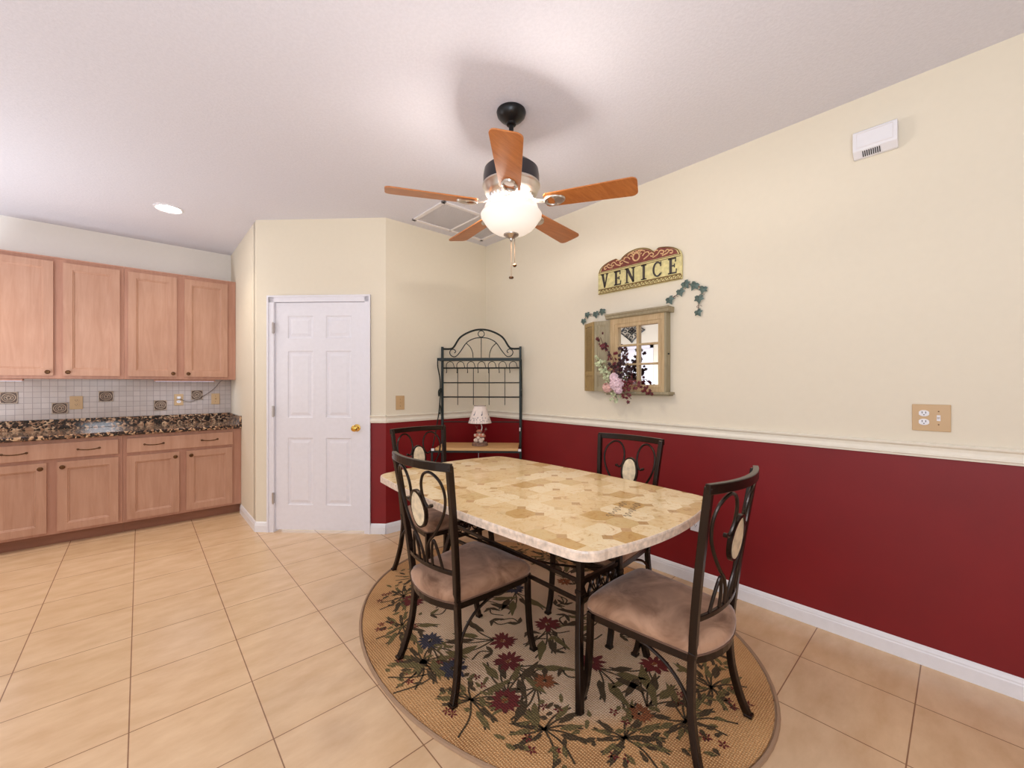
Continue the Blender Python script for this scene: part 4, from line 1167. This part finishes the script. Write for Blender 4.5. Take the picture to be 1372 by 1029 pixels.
def leaf3(b, c, size, mi=0):
    a = rnd.uniform(0, 6.28); tilt = rnd.uniform(-.7, .7); t2 = rnd.uniform(-.5, .5)
    mt = Matrix.Translation(c) @ Matrix.Rotation(t2, 4, 'Z') @ Matrix.Rotation(tilt, 4, 'X') @ Matrix.Rotation(a, 4, 'Y')
    pl = [(0, 0), (.25, .28), (.55, .50), (.45, .15), (1, .0), (.45, -.15), (.55, -.50), (.25, -.28)]
    pl = [(0, 0), (.10, .45), (.38, .30), (.62, .48), (.66, .14), (1, 0), (.66, -.14), (.62, -.48), (.38, -.30), (.10, -.45)]
    ctr = b.verts.new(mt @ Vector((size*.4, -.003, 0))); vs = [b.verts.new(mt @ Vector((u*size, 0, v*size))) for u, v in pl]
    for i in range(len(vs)):
        f_ = b.faces.new((ctr, vs[i], vs[(i+1) % len(vs)])); f_.material_index = mi
b = B()
for k, n_, sz in ((0, 34, .032), (3, 34, .03), (4, 16, .03), (2, 14, .028)):
    P = VP[k]
    for i in range(n_):
        p = P[min(len(P)-1, int(len(P)*i/n_))]; leaf3(b, p+Vector((rnd.uniform(-.028, .028), rnd.uniform(-.03, .012), rnd.uniform(-.028, .028))), sz*rnd.uniform(.7, 1.1))
obj('burgundy_foliage', b, 'burg_leaf', fl, stuff=True, label='burgundy leaves on trailing vines')
b = B()
for k, n_, sz in ((1, 44, .036), (7, 20, .03), (0, 16, .03)):
    P = VP[k]
    for i in range(n_):
        p = P[min(len(P)-1, int(len(P)*i/n_))]; leaf3(b, p+Vector((rnd.uniform(-.03, .03), rnd.uniform(-.03, .01), rnd.uniform(-.03, .03))), sz*rnd.uniform(.7, 1.1))
obj('plum_foliage', b, 'dark_leaf', fl, stuff=True, label='dark plum leaves in the middle')
b = B()
for k, n_, sz in ((5, 62, .031), (6, 26, .027)):
    P = VP[k]
    for i in range(n_):
        p = P[min(len(P)-1, int(len(P)*i/n_))]; leaf3(b, p+Vector((rnd.uniform(-.038, .03), rnd.uniform(-.03, .01), rnd.uniform(-.03, .035))), sz*rnd.uniform(.7, 1.1))
obj('green_foliage', b, 'green_leaf', fl, stuff=True, label='pale green variegated leaves')
for (Y_, z_, R_, m_) in ((1.668, 1.300, .055, 'petal'), (1.745, 1.275, .042, 'petal2'), (1.690, 1.345, .038, 'petal'), (1.655, 1.262, .036, 'petal')):
    b = B(); c_ = Vector(fp(Y_, z_, -.055))
    for i in range(46):
        u = rnd.uniform(-1, 1); a = rnd.uniform(0, 6.28); s_ = math.sqrt(1-u*u)
        d = Vector((s_*math.cos(a), -abs(s_*math.sin(a)), u)); p = c_+d*R_*.8
        mt = Matrix.Translation(p) @ d.to_track_quat('Z', 'Y').to_matrix().to_4x4() @ Matrix.Rotation(rnd.uniform(0, 6), 4, 'Z')
        k = R_*.42
        cv = b.verts.new(mt @ Vector((0, 0, -.002))); vs = [b.verts.new(mt @ Vector((k*math.cos(j*PI/4)*(1 if j % 2 else .72), k*math.sin(j*PI/4)*(1 if j % 2 else .72), .004*(j % 2)))) for j in range(8)]
        for j in range(8): b.faces.new((cv, vs[j], vs[(j+1) % 8]))
    t_ = bmesh.new()
    lathe(b, [(0, -R_*.7), (R_*.5, -R_*.5), (R_*.72, 0), (R_*.5, R_*.5), (0, R_*.7)], 10, c_)
    t_.free()
    obj('bloom', b, m_, fl)

# ivy garlands
def ivy(label, pts, size):
    y0 = pts[0][0]; z0 = pts[0][1]
    t = thing('ivy_wall_ornament', label, 'wall ornament', (XR-.002, y0, z0), -PI/2)
    b = B(); tube(b, spline([(y0-y, -.010, z-z0) for y, z in pts], 6), .0022, 5)
    for k in range(len(pts)-1):
        ym = (pts[k][0]+pts[k+1][0])/2; zm = (pts[k][1]+pts[k+1][1])/2
        tube(b, [(y0-ym+.02*math.cos(j/2)*(1-j/16), -.012, zm-z0-.01+.012*math.sin(j/2)*(1-j/16)) for j in range(12)], .0013, 4)
    obj('tendril', b, 'stem', t)
    for k, (y, z) in enumerate(pts):
        b = B(); a = -PI/2+rnd.uniform(-.6, .6); s_ = size*rnd.uniform(.9, 1.12)
        pl = [(-.30, 0), (-.40, .22), (-.30, .50), (-.02, .42), (.18, .62), (.28, .26), (.70, 0), (.28, -.26), (.18, -.62), (-.02, -.42), (-.30, -.50), (-.40, -.22)]
        ca, sa = math.cos(a), math.sin(a)
        cx_, cz_ = y0-y, z-z0
        c1_ = b.verts.new((cx_, -.022, cz_)); c2_ = b.verts.new((cx_, -.014, cz_))
        f1 = [b.verts.new((cx_+s_*(u*ca-v*sa), -.012-.004*(i % 2), cz_+s_*(u*sa+v*ca))) for i, (u, v) in enumerate(pl)]
        for i in range(len(f1)): b.faces.new((c1_, f1[i], f1[(i+1) % len(f1)])); b.faces.new((c2_, f1[(i+1) % len(f1)], f1[i]))
        obj('leaf', b, 'ivy', t)
ivy('grey-green metal ivy sprig with seven leaves right of the mirror top', [(1.342, 1.875), (1.269, 1.917), (1.234, 1.963), (1.173, 1.943), (1.118, 1.909), (1.145, 1.854), (1.150, 1.765)], .052)
ivy('grey-green metal ivy sprig with four leaves above the shutter', [(2.076, 1.812), (2.038, 1.861), (1.955, 1.855), (1.892, 1.868)], .052)

# door chime box
ch = thing('chime_box', 'white louvred chime box high on the right wall', 'wall box', (XR-.001, .287, 2.492), -PI/2)
b = B()
# local x -.085...085, z -.062...062; chamfered bottom
prism(b, [(0, -.062), (-.018, -.062), (-.050, -.036), (-.052, -.03), (-.052, .055), (-.045, .062), (0, .062)], -.082, .082, lambda u, v, d: (d, u, v))
obj('cover', b, 'plate_white', ch, bevel=.002)
b = B(); tube(b, [(-.066, -.0525, -.022), (.066, -.0525, -.022), (.066, -.0525, .048), (-.066, -.0525, .048)], .0018, 4, True); obj('face_frame', b, 'vent', ch)
b = B()
for k in range(9):
    x = -.046+.0078*k
    prism(b, [(-.022, -.0597), (-.023, -.061), (-.046, -.0425), (-.045, -.0405)], x, x+.0036, lambda u, v, d: (d, u, v))
obj('slots', b, 'slot', ch)

# ------------------------------------------------------------------ camera
cam = bpy.data.cameras.new('camera'); co = bpy.data.objects.new('camera', cam); COL.objects.link(co)
cam.sensor_width = 36; cam.sensor_fit = 'HORIZONTAL'; cam.lens = 548.3/1372*36; cam.clip_start = .05
co.location = (0, 0, 1.30); co.rotation_euler = (PI/2, 0, -math.radians(42.27))
S.camera = co

# ------------------------------------------------------------------ light
w = bpy.data.worlds.new('daylight'); S.world = w; w.use_nodes = True
bg = w.node_tree.nodes['Background']; bg.inputs[0].default_value = (.90, .94, 1.0, 1); bg.inputs[1].default_value = 1.05
def light(name, kind, loc, energy, color=(1, 1, 1), size=.1, rot=(0, 0, 0), **kw):
    L = bpy.data.lights.new(name, kind); L.energy = energy; L.color = color
    if kind == 'AREA':
        L.size = size
        if 'sy' in kw: L.shape = 'RECTANGLE'; L.size_y = kw['sy']
    elif kind == 'SPOT': L.spot_size = kw.get('ang', 2.0); L.spot_blend = .8; L.shadow_soft_size = size
    else: L.shadow_soft_size = size
    o = bpy.data.objects.new(name, L); COL.objects.link(o); o.location = loc; o.rotation_euler = rot
    return o
WARM = (1, .86, .68)
light('ceiling_fill', 'AREA', (-.75, -.45, .8), 42, (.80, .89, 1), 1.0, (PI, 0, 0))  # added unseen panel aimed up to brighten the ceiling; no lamp stands here
light('front_fill', 'AREA', (-.55, -.6, 1.55), 14, (.86, .91, 1), .6, (math.radians(84), 0, -math.radians(42)))  # added frontal fill from behind the camera, not a fitting of the room
light('ceiling_fill_kitchen', 'AREA', (-1.5, 4.2, .95), 25, (.84, .91, 1), 1.0, (PI, 0, 0))  # extra upward fill for the kitchen, out of view and without a real source
for k in range(3):
    a = 2*PI*k/3+.3
    light('fan_bulb', 'POINT', (FX+.10*math.cos(a), FY+.10*math.sin(a), 2.262), 17, (1, .94, .87), .03)
light('fan_bulb_down', 'SPOT', (FX, FY, 2.05), 18, WARM, .10, ang=2.9)
light('kitchen_can_spot', 'SPOT', (.175, 4.392, H-.02), 20, WARM, .07, ang=2.2)
light('kitchen_fill_spot_side', 'SPOT', (-1.2, 4.35, H-.02), 30, WARM, .07, ang=2.3)  # added off-view spot with no fitting, lifts the kitchen brightness
light('undercabinet_glow', 'AREA', (.34, UY+.05, UZ0-.025), .7, (.75, .84, 1), .46, sy=.03)
light('undercabinet_glow_left', 'AREA', (-.825, UY+.05, UZ0-.025), .4, (.75, .84, 1), .2, sy=.03)

vs = S.view_settings; S.display_settings.display_device = 'sRGB'
vs.view_transform = 'Standard'; vs.look = 'None'; vs.exposure = .37; vs.gamma = 1; vs.use_curve_mapping = False
